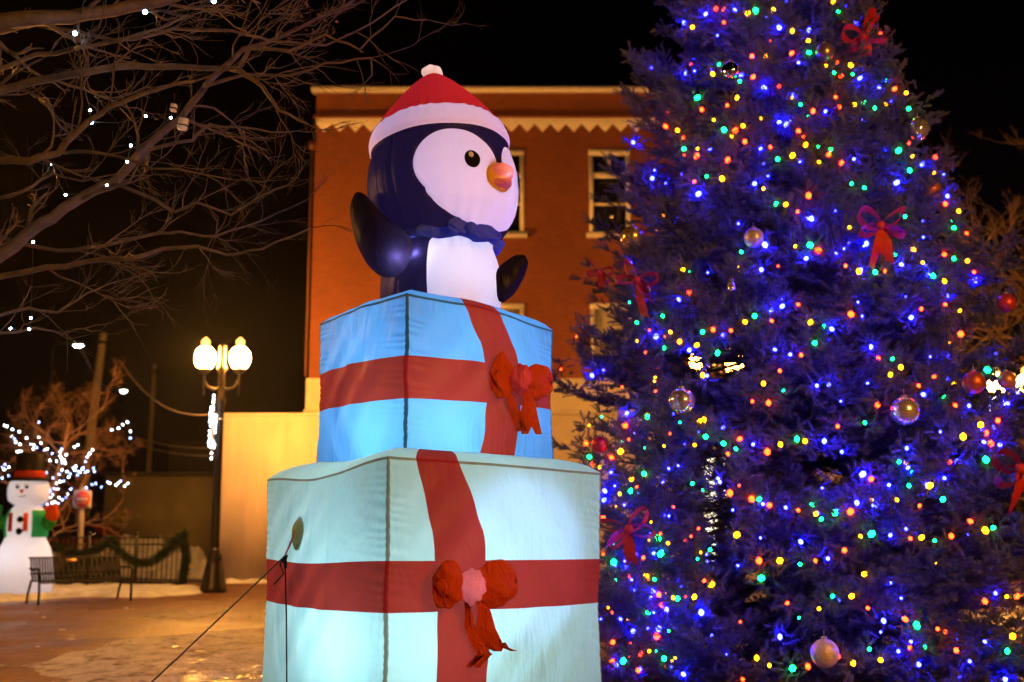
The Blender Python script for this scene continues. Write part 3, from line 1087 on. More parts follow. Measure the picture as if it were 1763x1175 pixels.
def holed_wall(mb, x0, x1, z0, z1, y, holes, depth=0.22):
    """A wall front at y with rectangular openings and their reveals."""
    xs = sorted({x0, x1, *[h[0] for h in holes], *[h[1] for h in holes]})
    zs = sorted({z0, z1, *[h[2] for h in holes], *[h[3] for h in holes]})
    for a, b in zip(xs, xs[1:]):
        for c, d in zip(zs, zs[1:]):
            mx, mz = (a + b) / 2, (c + d) / 2
            if any(h[0] < mx < h[1] and h[2] < mz < h[3] for h in holes): continue
            mb.add([(a, y, c), (b, y, c), (b, y, d), (a, y, d)], [(0, 1, 2, 3)])
    for a, b, c, d in holes:
        mb.add([(a, y, c), (b, y, c), (b, y, d), (a, y, d), (a, y + depth, c), (b, y + depth, c), (b, y + depth, d), (a, y + depth, d)],
               [(0, 4, 5, 1), (1, 5, 6, 2), (2, 6, 7, 3), (3, 7, 4, 0)])


def brick_building():
    x0 = wallX(533, BY)
    x1 = wallX(1505, BY)
    zb, zt = 5.45, 13.72
    root = thing('brick_building', 'three storey red brick building with zigzag white frieze above cream painted base', 'building', (x0, BY, 0))
    dep = 14.0
    wxs = [wallX(p, BY, 300) for p in (651, 833, 1015, 1197, 1379)]
    ww = 1.12
    rows = ((9.55, 12.0), (5.9, 7.55))
    holes = [(x, x + ww, a, b) for a, b in rows for x in wxs]
    b = MB()
    holed_wall(b, x0, x1, zb, zt, BY, holes)
    b.add([(x0, BY, zb), (x0, BY + dep, zb), (x0, BY + dep, zt), (x0, BY, zt)], [(0, 3, 2, 1)])
    b.add([(x1, BY, zb), (x1, BY + dep, zb), (x1, BY + dep, zt), (x1, BY, zt)], [(0, 1, 2, 3)])
    b.add([(x0, BY + dep, zb), (x1, BY + dep, zb), (x1, BY + dep, zt), (x0, BY + dep, zt)], [(0, 3, 2, 1)])
    b.build('wall', M['red_brick'], root)
    r = MB(); r.box(((x0 + x1) / 2, BY + dep / 2, zt - 0.25), (x1 - x0 - 0.1, dep - 0.1, 0.1)); r.build('roof', M['dark_roof'], root)
    # ground storey with lit shop windows
    shops = [(wallX(1209, BY, 860), wallX(1256, BY, 860), 0.15, 3.35), (wallX(1322, BY, 800), wallX(1345, BY, 800), 1.6, 3.3)]
    g_ = MB()
    holed_wall(g_, x0 - 0.06, x1 + 0.06, 0, zb, BY - 0.06, shops, 0.3)
    for xx in (x0 - 0.06, x1 + 0.06):
        g_.add([(xx, BY - 0.06, 0), (xx, BY + dep, 0), (xx, BY + dep, zb), (xx, BY - 0.06, zb)], [(0, 1, 2, 3)])
    g_.add([(x0 - 0.06, BY - 0.06, zb), (x1 + 0.06, BY - 0.06, zb), (x1 + 0.06, BY + 0.0, zb), (x0 - 0.06, BY + 0.0, zb)], [(0, 1, 2, 3)])
    base = g_.build('ground_storey', M['cream_brick'], root)
    sb = MB(); sb.box(((x0 + x1) / 2, BY - 0.10, zb - 0.95), (x1 - x0 + 0.2, 0.09, 0.14)); sb.build('string_course', M['cream_brick'], base)
    for a, c, d, e in shops:
        f = MB()
        t = 0.07
        f.box(((a + c) / 2, BY + 0.06, e - t / 2), (c - a, 0.08, t)); f.box(((a + c) / 2, BY + 0.06, d + t / 2), (c - a, 0.08, t))
        f.box((a + t / 2, BY + 0.06, (d + e) / 2), (t, 0.08, e - d - 2 * t)); f.box((c - t / 2, BY + 0.06, (d + e) / 2), (t, 0.08, e - d - 2 * t))
        fr = f.build('shop_door' if d < 1 else 'shop_window', M['white_paint'], root)
        q = MB(); q.box(((a + c) / 2, BY + 0.13, (d + e) / 2), (c - a, 0.02, e - d)); q.build('lit_pane', M['lit_room'], fr)
    # zigzag frieze under the parapet
    z_ = MB()
    zt1, zm, zl = 12.93, 12.78, 12.54
    pitch = 0.44
    nz = int((x1 - x0) / pitch)
    xs = np.linspace(x0 + 0.02, x1 - 0.02, nz * 2 + 1)
    poly = [(x0 + 0.02, zt1)] + [(x, zm if i % 2 == 0 else zl) for i, x in enumerate(xs)] + [(x1 - 0.02, zt1)]
    F = MB()
    front, back = [], []
    for i in range(len(xs) - 1):
        for yy, flip in ((BY - 0.09, 0), (BY - 0.002, 1)):
            q = [(xs[i], yy, zm if i % 2 == 0 else zl), (xs[i + 1], yy, zl if i % 2 == 0 else zm), (xs[i + 1], yy, zt1), (xs[i], yy, zt1)]
            z_.add(q, [(0, 1, 2, 3)] if not flip else [(0, 3, 2, 1)])
        z_.add([(xs[i], BY - 0.09, zm if i % 2 == 0 else zl), (xs[i + 1], BY - 0.09, zl if i % 2 == 0 else zm),
                (xs[i + 1], BY - 0.002, zl if i % 2 == 0 else zm), (xs[i], BY - 0.002, zm if i % 2 == 0 else zl)], [(0, 3, 2, 1)])
    z_.add([(xs[0], BY - 0.09, zt1), (xs[-1], BY - 0.09, zt1), (xs[-1], BY - 0.002, zt1), (xs[0], BY - 0.002, zt1)], [(0, 1, 2, 3)])
    z_.build('zigzag_frieze', M['white_paint'], root, weld=1e-4)
    c_ = MB(); c_.box(((x0 + x1) / 2, BY - 0.05, zt + 0.05), (x1 - x0 + 0.24, 0.36, 0.12)); c_.build('coping', M['white_paint'], root)
    m_ = MB(); m_.box(((x0 + x1) / 2, BY - 0.06, zt1 + 0.045), (x1 - x0 + 0.1, 0.16, 0.08)); m_.build('moulding', M['red_brick'], root)
    dp = MB()
    dp.box((x0 - 0.07, BY - 0.12, 12.1), (0.16, 0.16, 0.22)); dp.tube([(x0 - 0.07, BY - 0.12, 12.0), (x0 - 0.07, BY - 0.12, 5.5)], 0.035, 6)
    dp.build('downspout', mat('downspout_paint', (0.16, 0.06, 0.03), 0.6), root)
    # sash windows: two lights over two panes
    for ri, (a, b_) in enumerate(rows):
        for x in wxs:
            f = MB()
            y = BY + 0.05
            t = 0.115
            fr_y = 0.12
            hgt = b_ - a
            f.box((x + ww / 2, y - 0.04, b_ - t * 0.65), (ww + 0.06, fr_y + 0.06, t * 1.3))
            f.box((x + ww / 2, y, a + 0.04), (ww, fr_y, 0.08))
            for xx in (x + t / 2 - 0.02, x + ww - t / 2 + 0.02): f.box((xx, y - 0.03, (a + 0.08 + b_ - t * 1.3) / 2), (t, fr_y + 0.02, hgt - 0.08 - t * 1.3))
            zt_ = b_ - 0.3 * hgt if ri == 0 else b_ - 0.5 * hgt
            inner = ww - 2 * t + 0.04
            f.box((x + ww / 2, y - 0.01, zt_), (inner, fr_y - 0.02, 0.15 if ri == 0 else 0.07))
            if ri == 0:
                f.box((x + ww / 2, y, (zt_ + 0.075 + b_ - t * 1.3) / 2), (0.085, fr_y - 0.04, b_ - t * 1.3 - zt_ - 0.075))
                f.box((x + ww / 2, y, (a + zt_) / 2 + 0.02), (inner, fr_y - 0.04, 0.07))
            w_ = f.build('window', M['white_paint'], root)
            p_ = MB(); p_.box((x + ww / 2, BY + 0.14, (a + b_) / 2), (ww, 0.012, hgt)); p_.build('pane', M['glass'], w_)
            if ri == 1:
                k = MB(); k.box((x + ww / 2, BY + 0.10, (a + b_) / 2), (inner - 0.02, 0.01, hgt - 0.3)); k.build('blind', M['blind'], w_)
            s_ = MB(); s_.box((x + ww / 2, BY - 0.07, a - 0.06), (ww + 0.22, 0.26, 0.12)); s_.build('sill', M['white_paint'], w_)


brick_building()

ax0, ax1 = wallX(378, AYW, 860), wallX(533, BY) - 0.09
an = thing('annex_building', 'low flat roofed cream stucco building beside the lamp post', 'building', (ax0, AYW, 0))
b = MB(); b.box(((ax0 + ax1 + 3) / 2, AYW + 0.65, 2.14), (ax1 + 3 - ax0, 1.3 - 0.002 - 0.06, 4.28)); b.build('wall', M['stucco'], an)
b = MB(); b.box(((ax0 + ax1 + 3) / 2, AYW + 0.63, 4.33), (ax1 + 3 - ax0 + 0.08, 1.36 - 0.12, 0.09)); b.build('coping', M['stucco'], an)

ox0, ox1 = wallX(179, 37, 870), wallX(378, 37, 870) + 3
ob = thing('flat_roofed_building', 'long dark olive flat roofed building behind the fence', 'building', (ox0, 37, 0))
b = MB(); b.box(((ox0 + ox1) / 2, 40, 1.5), (ox1 - ox0, 6, 3.0)); b.build('wall', M['olive_wall'], ob)
b = MB(); b.box(((ox0 + ox1) / 2, 40, 3.06), (ox1 - ox0 + 0.3, 6.3, 0.12)); b.build('roof', M['dark_roof'], ob)
b = MB(); b.box((ox1 - 3.6, 42, 3.75), (4.6, 2.0, 1.26)); b.build('roof_unit', M['dark_roof'], ob)

# ------------------------------------------------------------------ street lamps
def lamp_post(x, y, label, rz=0.0, group='twin globe street lamps', gm='globe'):
    root = thing('street_lamp', label, 'street lamp', (x, y, 0), group, 0)
    o = np.array((x, y, 0.0))
    b = MB(); b.lathe([(0.30, 0), (0.30, 0.10), (0.27, 0.16), (0.25, 0.30), (0.185, 0.62), (0.165, 0.70), (0.18, 0.74), (0.18, 0.80), (0.12, 0.88), (0.10, 0.98)], 16, o)
    b.build('base', M['bronze_metal'], root, True)
    b = MB(); b.lathe([(0.10, 0.95), (0.098, 1.1), (0.085, 4.2), (0.11, 4.24), (0.11, 4.32), (0.075, 4.4), (0.075, 4.95), (0.12, 5.0), (0.12, 5.06), (0.085, 5.12), (0.085, 5.52), (0.10, 5.56), (0.02, 5.6)], 16, o)
    b.build('pole', M['bronze_metal'], root, True)
    ca, sa = math.cos(rz), math.sin(rz)
    for s_ in (-1, 1):
        d = np.array((ca, sa, 0)) * s_
        a = MB()
        a.tube([o + UP * 4.62, o + d * 0.14 + UP * 4.55, o + d * 0.30 + UP * 4.6, o + d * 0.40 + UP * 4.76, o + d * 0.40 + UP * 4.94], 0.03, 8)
        a.tube([o + d * 0.40 + UP * 4.42, o + d * 0.40 + UP * 4.75], [0.012, 0.03], 8)
        a.lathe([(0.06, 4.92), (0.13, 4.97), (0.14, 5.03), (0.12, 5.05)], 14, o + d * 0.40)
        a.build('arm', M['bronze_metal'], root, True)
        q = MB()
        q.lathe([(0.13, 5.04), (0.18, 5.09), (0.222, 5.19), (0.232, 5.29), (0.215, 5.40), (0.16, 5.49), (0.07, 5.54)], 22, o + d * 0.40)
        gl = q.build('globe', M[gm], root, True)
        q = MB(); q.lathe([(0.07, 5.545), (0.075, 5.58), (0.098, 5.63), (0.09, 5.68), (0.045, 5.72), (0.03, 5.74), (0.001, 5.76)], 16, o + d * 0.40)
        q.build('finial', M['finial_glow'], gl, True)
    return root


L1 = G(367, 1020)
LAMP1 = lamp_post(L1[0], L1[1], 'twin globe street lamp standing at the corner of the cream annex')
l2 = P(1236, 700, 26.5)
LAMP2 = lamp_post(l2[0], 26.5, 'twin globe street lamp glowing through the middle of the spruce', gm='globe_dim')
l3 = P(1744, 700, 31.0)
LAMP3 = lamp_post(l3[0], 31.0, 'twin globe street lamp half hidden past the outer edge of the spruce')
OUT1 = lamp_post(-7.9, 12.6, 'twin globe street lamp out on the open plaza beside the bare tree')
OUT2 = lamp_post(6.0, 1.6, 'twin globe street lamp on the plaza facing the front of the spruce')


# ------------------------------------------------------------------ strings of bulbs
def ico(r, stretch=1.0):
    bm = bmesh.new()
    bmesh.ops.create_icosphere(bm, subdivisions=1, radius=r)
    for v in bm.verts: v.co.z *= stretch
    me = bpy.data.meshes.new('bulb')
    bm.to_mesh(me); bm.free()
    return me


def bulb_mesh(r, m, stretch=1.0):
    me = ico(r, stretch); me.materials.append(m)
    return me


def light_string(name, label, pts, meshes, cat='light string', group=None, order=None, wire_r=0.004):
    """pts: list of points; meshes: one bulb mesh for each. The wire runs from bulb to bulb."""
    pts = [np.asarray(p, float) for p in pts]
    c = np.mean(pts, axis=0)
    root = thing(name, label, cat, c, group)
    w = MB()
    q = sorted(range(len(pts)), key=order) if order else range(len(pts))
    q = list(q)
    path = []
    for a, b_ in zip(q, q[1:]):
        d = np.linalg.norm(pts[b_] - pts[a])
        path += [pts[a], (pts[a] + pts[b_]) / 2 - UP * min(0.08, 0.07 * d)]
    path.append(pts[q[-1]])
    w.tube(path, wire_r, 3)
    w.build('cable', M['wire'], root)
    for i, p in enumerate(pts):
        o = bpy.data.objects.new('bulb', meshes[i])
        COL.objects.link(o)
        o.parent = root
        o.location = p - c
        o.rotation_euler = (random.uniform(-1, 1), random.uniform(-1, 1), 0)
    return root


WB = bulb_mesh(0.0165, M['white_bulb'])
BB = bulb_mesh(0.015, M['blue_white_bulb'])


def lit_decoration(x, y, z, label, n_in=24):
    """Slim metal frame ringed with white bulbs, hung on a lamp post and seen nearly edge on."""
    root = thing('light_decoration', label, 'light decoration', (x, y, z), 'white bulb decorations on the lamp posts')
    o = np.array((x, y, z))
    f = MB()
    ang = np.linspace(0, 2 * math.pi, 25)
    d = np.array((0.20, -0.98, 0.0))
    f.tube([o + d * 0.42 * math.cos(a) + UP * 0.46 * math.sin(a) for a in ang], 0.012, 5)
    f.tube([o + UP * 0.70, o - UP * 0.68], 0.012, 5)
    f.tube([o + d * 0.4, o - d * 0.4], 0.012, 5)
    f.tube([o - d * 0.1 + UP * 0.2, o + np.array((0.2, 0.1, 0.2))], 0.012, 5)
    f.build('frame', M['white_paint'], root)
    pts = [o + UP * 0.72, o + UP * 0.64, o + UP * 0.56, o - UP * 0.58, o - UP * 0.70]
    for k in range(26):
        a = k / 26 * 6.283
        pts.append(o + d * 0.42 * math.cos(a) + UP * 0.46 * math.sin(a) + np.array((random.uniform(-.05, .05), 0, 0)))
    for k in range(n_in):
        pts.append(o + d * random.uniform(-.34, .34) + UP * random.uniform(-.4, .4) + np.array((random.uniform(-.08, .08), 0, 0)))
    for p in pts:
        q = bpy.data.objects.new('bulb', WB)
        COL.objects.link(q); q.parent = root; q.location = p - o
    return root


lit_decoration(L1[0] - 0.10, L1[1] - 0.25, 3.66, 'column of bright white bulbs hung on the lamp post by the cream annex')
lit_decoration(l3[0] - 0.45, 30.9, 4.45, 'cluster of white bulbs on the lamp post at the outer edge of the spruce', 6)

# ------------------------------------------------------------------ snow
q = [G(*p) for p in ((40, 1165), (120, 1128), (210, 1108), (310, 1094), (470, 1083), (620, 1085), (620, 1190), (440, 1174), (330, 1176), (200, 1185))]
snow_patch(q, 0.05, 0.035, M['ice_crust'], 0.45, 0.75, 3, 'wide crusty ice patch glinting on the pavers beside the lower gift box', 'ice_patch')
q = [G(*p) for p in ((-120, 1050), (20, 1036), (60, 1034), (150, 1028), (250, 1030), (340, 1023), (352, 1016), (250, 1011), (100, 1005), (-120, 1005))]
snow_patch(q, 0.10, 0.05, M['snow'], 0.4, 0.5, 5, 'band of trodden snow under and behind the bench')
q = [(ax0 - 0.1, AYW - 0.4), (ax0 - 0.1, AYW - 0.05), (3.5, AYW - 0.05), (3.5, AYW - 0.6)]
snow_patch(q, 0.10, 0.05, M['snow'], 0.25, 0.5, 6, 'thin strip of snow along the foot of the cream annex wall')
q = [G(*p)for p in ((230, 1062), (300, 1055), (380, 1060), (300, 1068))]
snow_patch(q, 0.02, 0.04, M['ice_crust'], 0.3, 0.9, 8, 'thin patch of ice lying on the pavers between bench and gift box', 'ice_patch')


cr = MB()
rrs = np.random.default_rng(12)
for k in range(80):
    gpt = np.array((rrs.uniform(-9.5, -2.2), rrs.uniform(11.5, 21.5), 0))
    r_ = rrs.uniform(0.012, 0.05) * (1 if rrs.random() < 0.8 else 1.8)
    cr.ball(gpt, (r_ * rrs.uniform(0.8, 1.8), r_, r_ * 0.35), 9, 6)
    cr.V[-1] = cr.V[-1] + rrs.normal(size=cr.V[-1].shape) * r_ * 0.12
tag(cr.build_at('snow_crumbs', M['snow']), 'crumbs of frozen snow scattered over the brick pavers', 'snow', kind='stuff')


def mound(px, py_base, Y, w, d, h, seed, label):
    c = P(px, 900, Y)
    q = [(c[0] + w / 2 * math.cos(a), Y + d / 2 * math.sin(a)) for a in np.linspace(0, 6.283, 16, endpoint=False)]
    return snow_patch(q, h, 0.07, M['dirty_snow'], min(w, d) * 0.55, 0.45, seed, label, 'snow_bank')


mound(236, 0, 34.0, 3.0, 2.6, 1.0, 21, 'tall heap of ploughed snow in front of the olive building')
mound(345, 0, 33.0, 2.4, 2.2, 0.75, 22, 'heap of ploughed snow beside the lamp post')
mound(135, 0, 33.5, 4.0, 2.0, 0.7, 23, 'low bank of ploughed snow in front of the parked car')

# ------------------------------------------------------------------ bench
M['bench_metal'] = mat('bench_metal', (0.009, 0.008, 0.008), 0.55, 0, 9, spec=0.2)


def bench():
    a, b_ = np.array((-8.92, 22.1, 0)), np.array((-7.66, 23.2, 0))
    mid = (a + b_) / 2 + np.array((-0.2, 0.22, 0))
    root = thing('park_bench', 'black metal strap bench in front of the snowman and the fence', 'bench', mid)
    U = (b_ - a) / np.linalg.norm(b_ - a)
    Fd = np.array((U[1], -U[0], 0))                 # facing direction
    Lh = 0.90
    at = lambda u, f, z: mid + U * u + Fd * f + UP * z
    s_, bk = MB(), MB()
    n = 34
    for i in range(n):
        u = -Lh + 0.03 + (2 * Lh - 0.06) * i / (n - 1)
        s_.tube([at(u, 0.29, 0.40), at(u, 0.27, 0.44), at(u, 0.10, 0.45), at(u, -0.12, 0.435), at(u, -0.17, 0.45)], 0.021, 4, 0.3)
        bk.tube([at(u, -0.17, 0.452), at(u, -0.22, 0.53), at(u, -0.29, 0.70), at(u, -0.34, 0.84), at(u, -0.37, 0.865), at(u, -0.40, 0.85)], 0.021, 4, 0.3)
    for f, z in ((0.285, 0.405), (0.05, 0.437), (-0.14, 0.425)): s_.tube([at(-Lh, f, z), at(Lh, f, z)], 0.016, 6)
    for f, z in ((-0.245, 0.56), (-0.385, 0.862)): bk.tube([at(-Lh, f, z), at(Lh, f, z)], 0.018, 6)
    s_.build('seat', M['bench_metal'], root)
    back = bk.build('backrest', M['bench_metal'], root)
    p = MB()
    p.prism([(-0.1, -0.03), (0.1, -0.03), (0.1, 0.03), (-0.1, 0.03)], at(-0.1, -0.30, 0.80), U, UP * 0.93 - Fd * 0.3, 0.012)
    p.build('plaque', mat('brass', (0.55, 0.36, 0.13), 0.35, 0.8), back)
    for u in (-Lh, Lh):
        q = MB(); q.tube([at(u, 0.28, 0.42), at(u, 0.31, 0.25), at(u, 0.30, 0.0)], 0.024, 6); q.build('leg', M['bench_metal'], root)
        q = MB(); q.tube([at(u, -0.15, 0.44), at(u, -0.30, 0.20), at(u, -0.36, 0.0)], 0.024, 6); q.build('leg', M['bench_metal'], root)
        q = MB(); q.tube([at(u, 0.28, 0.42), at(u, 0.30, 0.60), at(u, 0.25, 0.66), at(u, 0.05, 0.66), at(u, -0.15, 0.64), at(u, -0.28, 0.66)], 0.022, 6)
        q.build('armrest', M['bench_metal'], root)


bench()

# ------------------------------------------------------------------ fence and garland
def fence():
    Y0 = 27.4
    xa, xb = wallX(70, Y0, 960), wallX(316, Y0, 960)
    root = thing('iron_fence', 'black wrought iron picket fence behind the bench', 'fence', (xb, Y0, 0))
    nP = 3
    xs = np.linspace(xa, xb, nP + 1)
    H = 1.18
    for x in xs:
        q = MB(); q.box((x, Y0, 0.62), (0.075, 0.075, 1.24)); q.ball((x, Y0, 1.27), 0.055, 10, 8); q.build('post', M['black_metal'], root)
    for a, b_ in zip(xs, xs[1:]):
        q = MB()
        a, b_ = a + 0.04, b_ - 0.04
        for z in (0.12, H - 0.16, H): q.box(((a + b_) / 2, Y0, z), (b_ - a, 0.04, 0.04))
        m = int((b_ - a) / 0.115)
        for i in range(1, m):
            x = a + (b_ - a) * i / m
            q.box((x, Y0 + 0.0, (0.06 + H - 0.02) / 2), (0.018, 0.034, H - 0.02 - 0.06))
        q.build('railing', M['black_metal'], root)
    return Y0, xa, xb, H


FY, FXA, FXB, FH = fence()


def tufts(mb, path, r, per, length, rr, wid=0.006):
    """Needle tufts all along a path."""
    path = np.asarray(path, float)
    d = np.linalg.norm(np.diff(path, axis=0), axis=1)
    cum = np.concatenate([[0], np.cumsum(d)])
    n = int(cum[-1] * per)
    t = rr.random(n) * cum[-1]
    c = np.stack([np.interp(t, cum, path[:, k]) for k in range(3)], 1)
    v = rr.normal(size=(n, 3)); v /= np.linalg.norm(v, axis=1)[:, None]
    base = c + v * r * rr.random((n, 1)) * 0.5
    v2 = v + rr.normal(size=(n, 3)) * 0.5
    v2 /= np.linalg.norm(v2, axis=1)[:, None]
    tip = base + v2 * length * (0.6 + 0.6 * rr.random((n, 1)))
    s_ = np.cross(v2, rr.normal(size=(n, 3))); s_ /= np.linalg.norm(s_, axis=1)[:, None]
    V = np.stack([base - s_ * wid, base + s_ * wid, tip], 1).reshape(-1, 3)
    mb.add(V, np.arange(n * 3).reshape(n, 3))


M['garland'] = mat('garland', (0.018, 0.035, 0.016), 0.8, 0, 12, 0.4, 0)
def swag(pa_, pb_, sag, n=14):
    t = np.linspace(0, 1, n)
    pa_, pb_ = np.asarray(pa_, float), np.asarray(pb_, float)
    return pa_ + np.outer(t, pb_ - pa_) - np.outer(4 * t * (1 - t) * sag, UP)


gy = FY - 0.09
for pts, lab in ((swag((wallX(190, gy, 930), gy, 1.15), (wallX(306, gy, 930), gy, 1.22), 0.60), 'dark evergreen garland drooping in a deep swag from the fence'),
                 (swag((wallX(95, gy, 930), gy, 1.0), (wallX(190, gy, 930), gy, 1.15), 0.28), 'dark evergreen garland hanging along the fence behind the bench back'),
                 ([(wallX(318, gy, 930), gy, 1.30), (wallX(314, gy, 930), gy, 1.15), (wallX(323, gy, 950), gy - .03, 0.75), (wallX(318, gy, 950), gy, 0.35), (wallX(316, gy, 950), gy, 0.03)], 'dark evergreen garland wrapped down the end post of the fence')):
    q = MB(); q.tube(pts, 0.02, 5); tufts(q, pts, 0.15, 1900, 0.13, RNG, 0.009)
    o = q.build_at('garland', M['garland'])
    tag(o, lab, 'garland')

# ------------------------------------------------------------------ snowman
def snowman():
    c = P(42, 960, 24.4)
    x, y = c[0], 24.4
    root = thing('inflatable_snowman', 'lit inflatable snowman with black top hat, green vest and one raised mitten', 'inflatable', (x, y, 0))
    o = np.array((x, y, 0))
    w = fabric('snowman_nylon', (0.85, 0.84, 0.86), 0.5, 0.3)
    gr = fabric('vest_nylon', (0.03, 0.36, 0.09), 0.45, 0.3)
    bk = fabric('hat_nylon', (0.015, 0.013, 0.014), 0.2, 0.3)
    rd_ = fabric('hat_band_nylon', (0.55, 0.05, 0.03), 0.4, 0.3)
    orr = fabric('mitten_nylon', (0.75, 0.13, 0.03), 0.4, 0.4)
    b = MB()
    b.lathe([(0.50, 0.0), (0.58, 0.06), (0.60, 0.4), (0.575, 0.75), (0.50, 1.02), (0.42, 1.18), (0.40, 1.26), (0.43, 1.42), (0.42, 1.62), (0.36, 1.78), (0.28, 1.86), (0.25, 1.895), (0.32, 1.93), (0.395, 2.0), (0.42, 2.12), (0.42, 2.26), (0.39, 2.38), (0.30, 2.44), (0.001, 2.46)], 40, o)
    BODY = b.build('snowman_body', w, root, True)
    # vest: open at the front
    v = MB()
    rows = []
    for z, r in ((1.235, 0.430), (1.30, 0.435), (1.42, 0.452), (1.62, 0.440), (1.75, 0.385), (1.80, 0.36)):
        az = np.linspace(R(-90 + 36), R(-90 + 324), 50)
        rows.append(np.stack([x + r * np.cos(az), y + r * np.sin(az), 0 * az + z], -1))
    v.grid(np.array(rows))
    V_ = v.build('vest', gr, BODY, True)
    for sx in (-1, 1):
        h = MB()
        az = R(-90 + 20 * sx)
        h.prism([(-0.05, -0.30), (0.05, -0.30), (0.045, 0.08), (-0.045, 0.08)], o + np.array((0.455 * math.cos(az), 0.455 * math.sin(az), 1.66)), (math.cos(az + R(90)), math.sin(az + R(90)), 0), (0, 0, 1), 0.02)
        if sx < 0: h.build('scarf_end', rd_, BODY)
        else: h.build('scarf_end', orr, BODY)
    for z, r in ((1.60, 0.405), (1.36, 0.425)):
        q = MB(); q.ball((x + 0.03, y - r, z), (0.072, 0.03, 0.072), 16, 10); q.build('button', M['eye_black'], BODY, True)
    for sx in (-1, 1):
        q = MB(); az = R(-90 + 13 * sx + 4)
        q.ball((x + 0.42 * math.cos(az), y + 0.42 * math.sin(az), 2.27), (0.04, 0.02, 0.03), 12, 8)
        for k in range(3):
            q.tube([(x + 0.425 * math.cos(az) + (k - 1) * 0.025, y - 0.425, 2.29), (x + 0.425 * math.cos(az) + (k - 1) * 0.04, y - 0.43, 2.335)], 0.006, 4)
        q.build('eye', M['eye_black'], BODY, True)
    q = MB(); q.lathe([(0.04, 0), (0.03, 0.06), (0.001, 0.14)], 12, (x + 0.03, y - 0.40, 2.19), np.array(((1, 0, 0), (0, 0, -1), (0, 1, 0)))); q.build('carrot_nose', orr, BODY, True)
    q = MB(); q.tube([(x + 0.03 + 0.13 * t, y - 0.415 + 0.05 * t * t, 2.075 + 0.045 * t * t) for t in np.linspace(-1, 1, 9)], 0.008, 5); q.build('mouth', M['eye_black'], BODY)
    HT = MB(); HT.lathe([(0.001, 2.42), (0.45, 2.40), (0.47, 2.435), (0.44, 2.47), (0.31, 2.48), (0.285, 2.62), (0.29, 2.95), (0.26, 3.0), (0.001, 3.01)], 32, o)
    hat = HT.build('top_hat', bk, root, True)
    q = MB(); q.lathe([(0.312, 2.475), (0.318, 2.5), (0.305, 2.60), (0.298, 2.62)], 32, o); q.build('hat_band', rd_, hat, True)
    # raised arms
    for sx, mt in ((1, orr), (-1, gr)):
        a = MB(); a.tube([o + np.array((0.36 * sx, -0.05, 1.60)), o + np.array((0.52 * sx, -0.12, 1.50)), o + np.array((0.60 * sx, -0.15, 1.60))], [0.13, 0.13, 0.11], 12)
        am = a.build('arm', gr, root, True)
        h = MB(); hc = o + np.array((0.60 * sx, -0.17, 1.70)); h.ball(hc, (0.14, 0.10, 0.16), 16, 12); h.ball(hc + np.array((-0.10 * sx, -0.02, 0.12)), (0.055, 0.055, 0.09), 10, 8)
        h.ball(hc + np.array((0.02 * sx, 0, 0.14)), (0.10, 0.08, 0.10), 12, 8)
        h.build('mitten', mt, am, True)
    for z, e in ((0.75, 14), (1.5, 3), (2.18, 4.5)):
        l = bpy.data.lights.new('snowman_lamp', 'POINT'); l.energy = e; l.color = (0.85, 0.90, 1.0); l.shadow_soft_size = 0.05
        lo = bpy.data.objects.new('snowman_lamp', l); COL.objects.link(lo); lo.parent = root; lo.location = (-0.05, -0.05, z)


snowman()

# ------------------------------------------------------------------ sign, poles, cables, far lamps, car
def sign():
    Y = 28.3
    c = P(142, 860, Y)
    root = thing('traffic_sign', 'square white and red DO NOT ENTER sign on a post', 'sign', (c[0], Y, 0))
    q = MB(); q.box((c[0] - 0.02, Y + 0.06, (c[2] + 0.3) / 2), (0.11, 0.09, c[2] + 0.3)); q.build('post', M['wood_pole'], root)
    s_ = 0.22
    cr = 0.035
    rc = []
    for k, (sx, sz) in enumerate(((1, 1), (-1, 1), (-1, -1), (1, -1))):
        for a in np.linspace(0, math.pi / 2, 5):
            t = a + k * math.pi / 2
            rc.append(((s_ - cr) * sx + cr * math.cos(t), (s_ - cr) * sz + cr * math.sin(t)))
    q = MB(); q.prism(rc, (c[0], Y, c[2]), (1, 0, 0), (0, 0, 1), 0.02)
    white = mat('sign_white', (0.45, 0.42, 0.4), 0.5, 0, 4, 0.08); red = mat('sign_red', (0.55, 0.02, 0.02), 0.5, 0, 4, 0.1)
    plate = q.build('plate', white, root)
    q = MB(); q.prism([(0.198 * math.cos(a), 0.198 * math.sin(a)) for a in np.linspace(0, 6.283, 40, endpoint=False)], (c[0], Y - 0.021, c[2]), (1, 0, 0), (0, 0, 1), 0.004)
    disc = q.build('red_disc', red, plate)
    q = MB(); q.box((c[0], Y - 0.0285, c[2]), (0.29, 0.005, 0.062)); q.build('white_bar', white, plate)
    for txt, dz in (('DO NOT', 0.088), ('ENTER', -0.092)):
        cu = bpy.data.curves.new('lettering', 'FONT'); cu.body = txt; cu.size = 0.078; cu.align_x = 'CENTER'; cu.align_y = 'CENTER'; cu.extrude = 0.002
        to = bpy.data.objects.new('lettering', cu); COL.objects.link(to); cu.materials.append(white)
        to.parent = root; to.location = (0, -0.0275, c[2] + dz); to.rotation_euler = (R(90), 0, 0)
        bpy.context.view_layer.update()
        dg = bpy.context.evaluated_depsgraph_get()
        me = bpy.data.meshes.new_from_object(to.evaluated_get(dg))
        mo = bpy.data.objects.new('lettering', me); COL.objects.link(mo); mo.parent = plate
        mo.location = to.location; mo.rotation_euler = to.rotation_euler
        bpy.data.objects.remove(to)


sign()


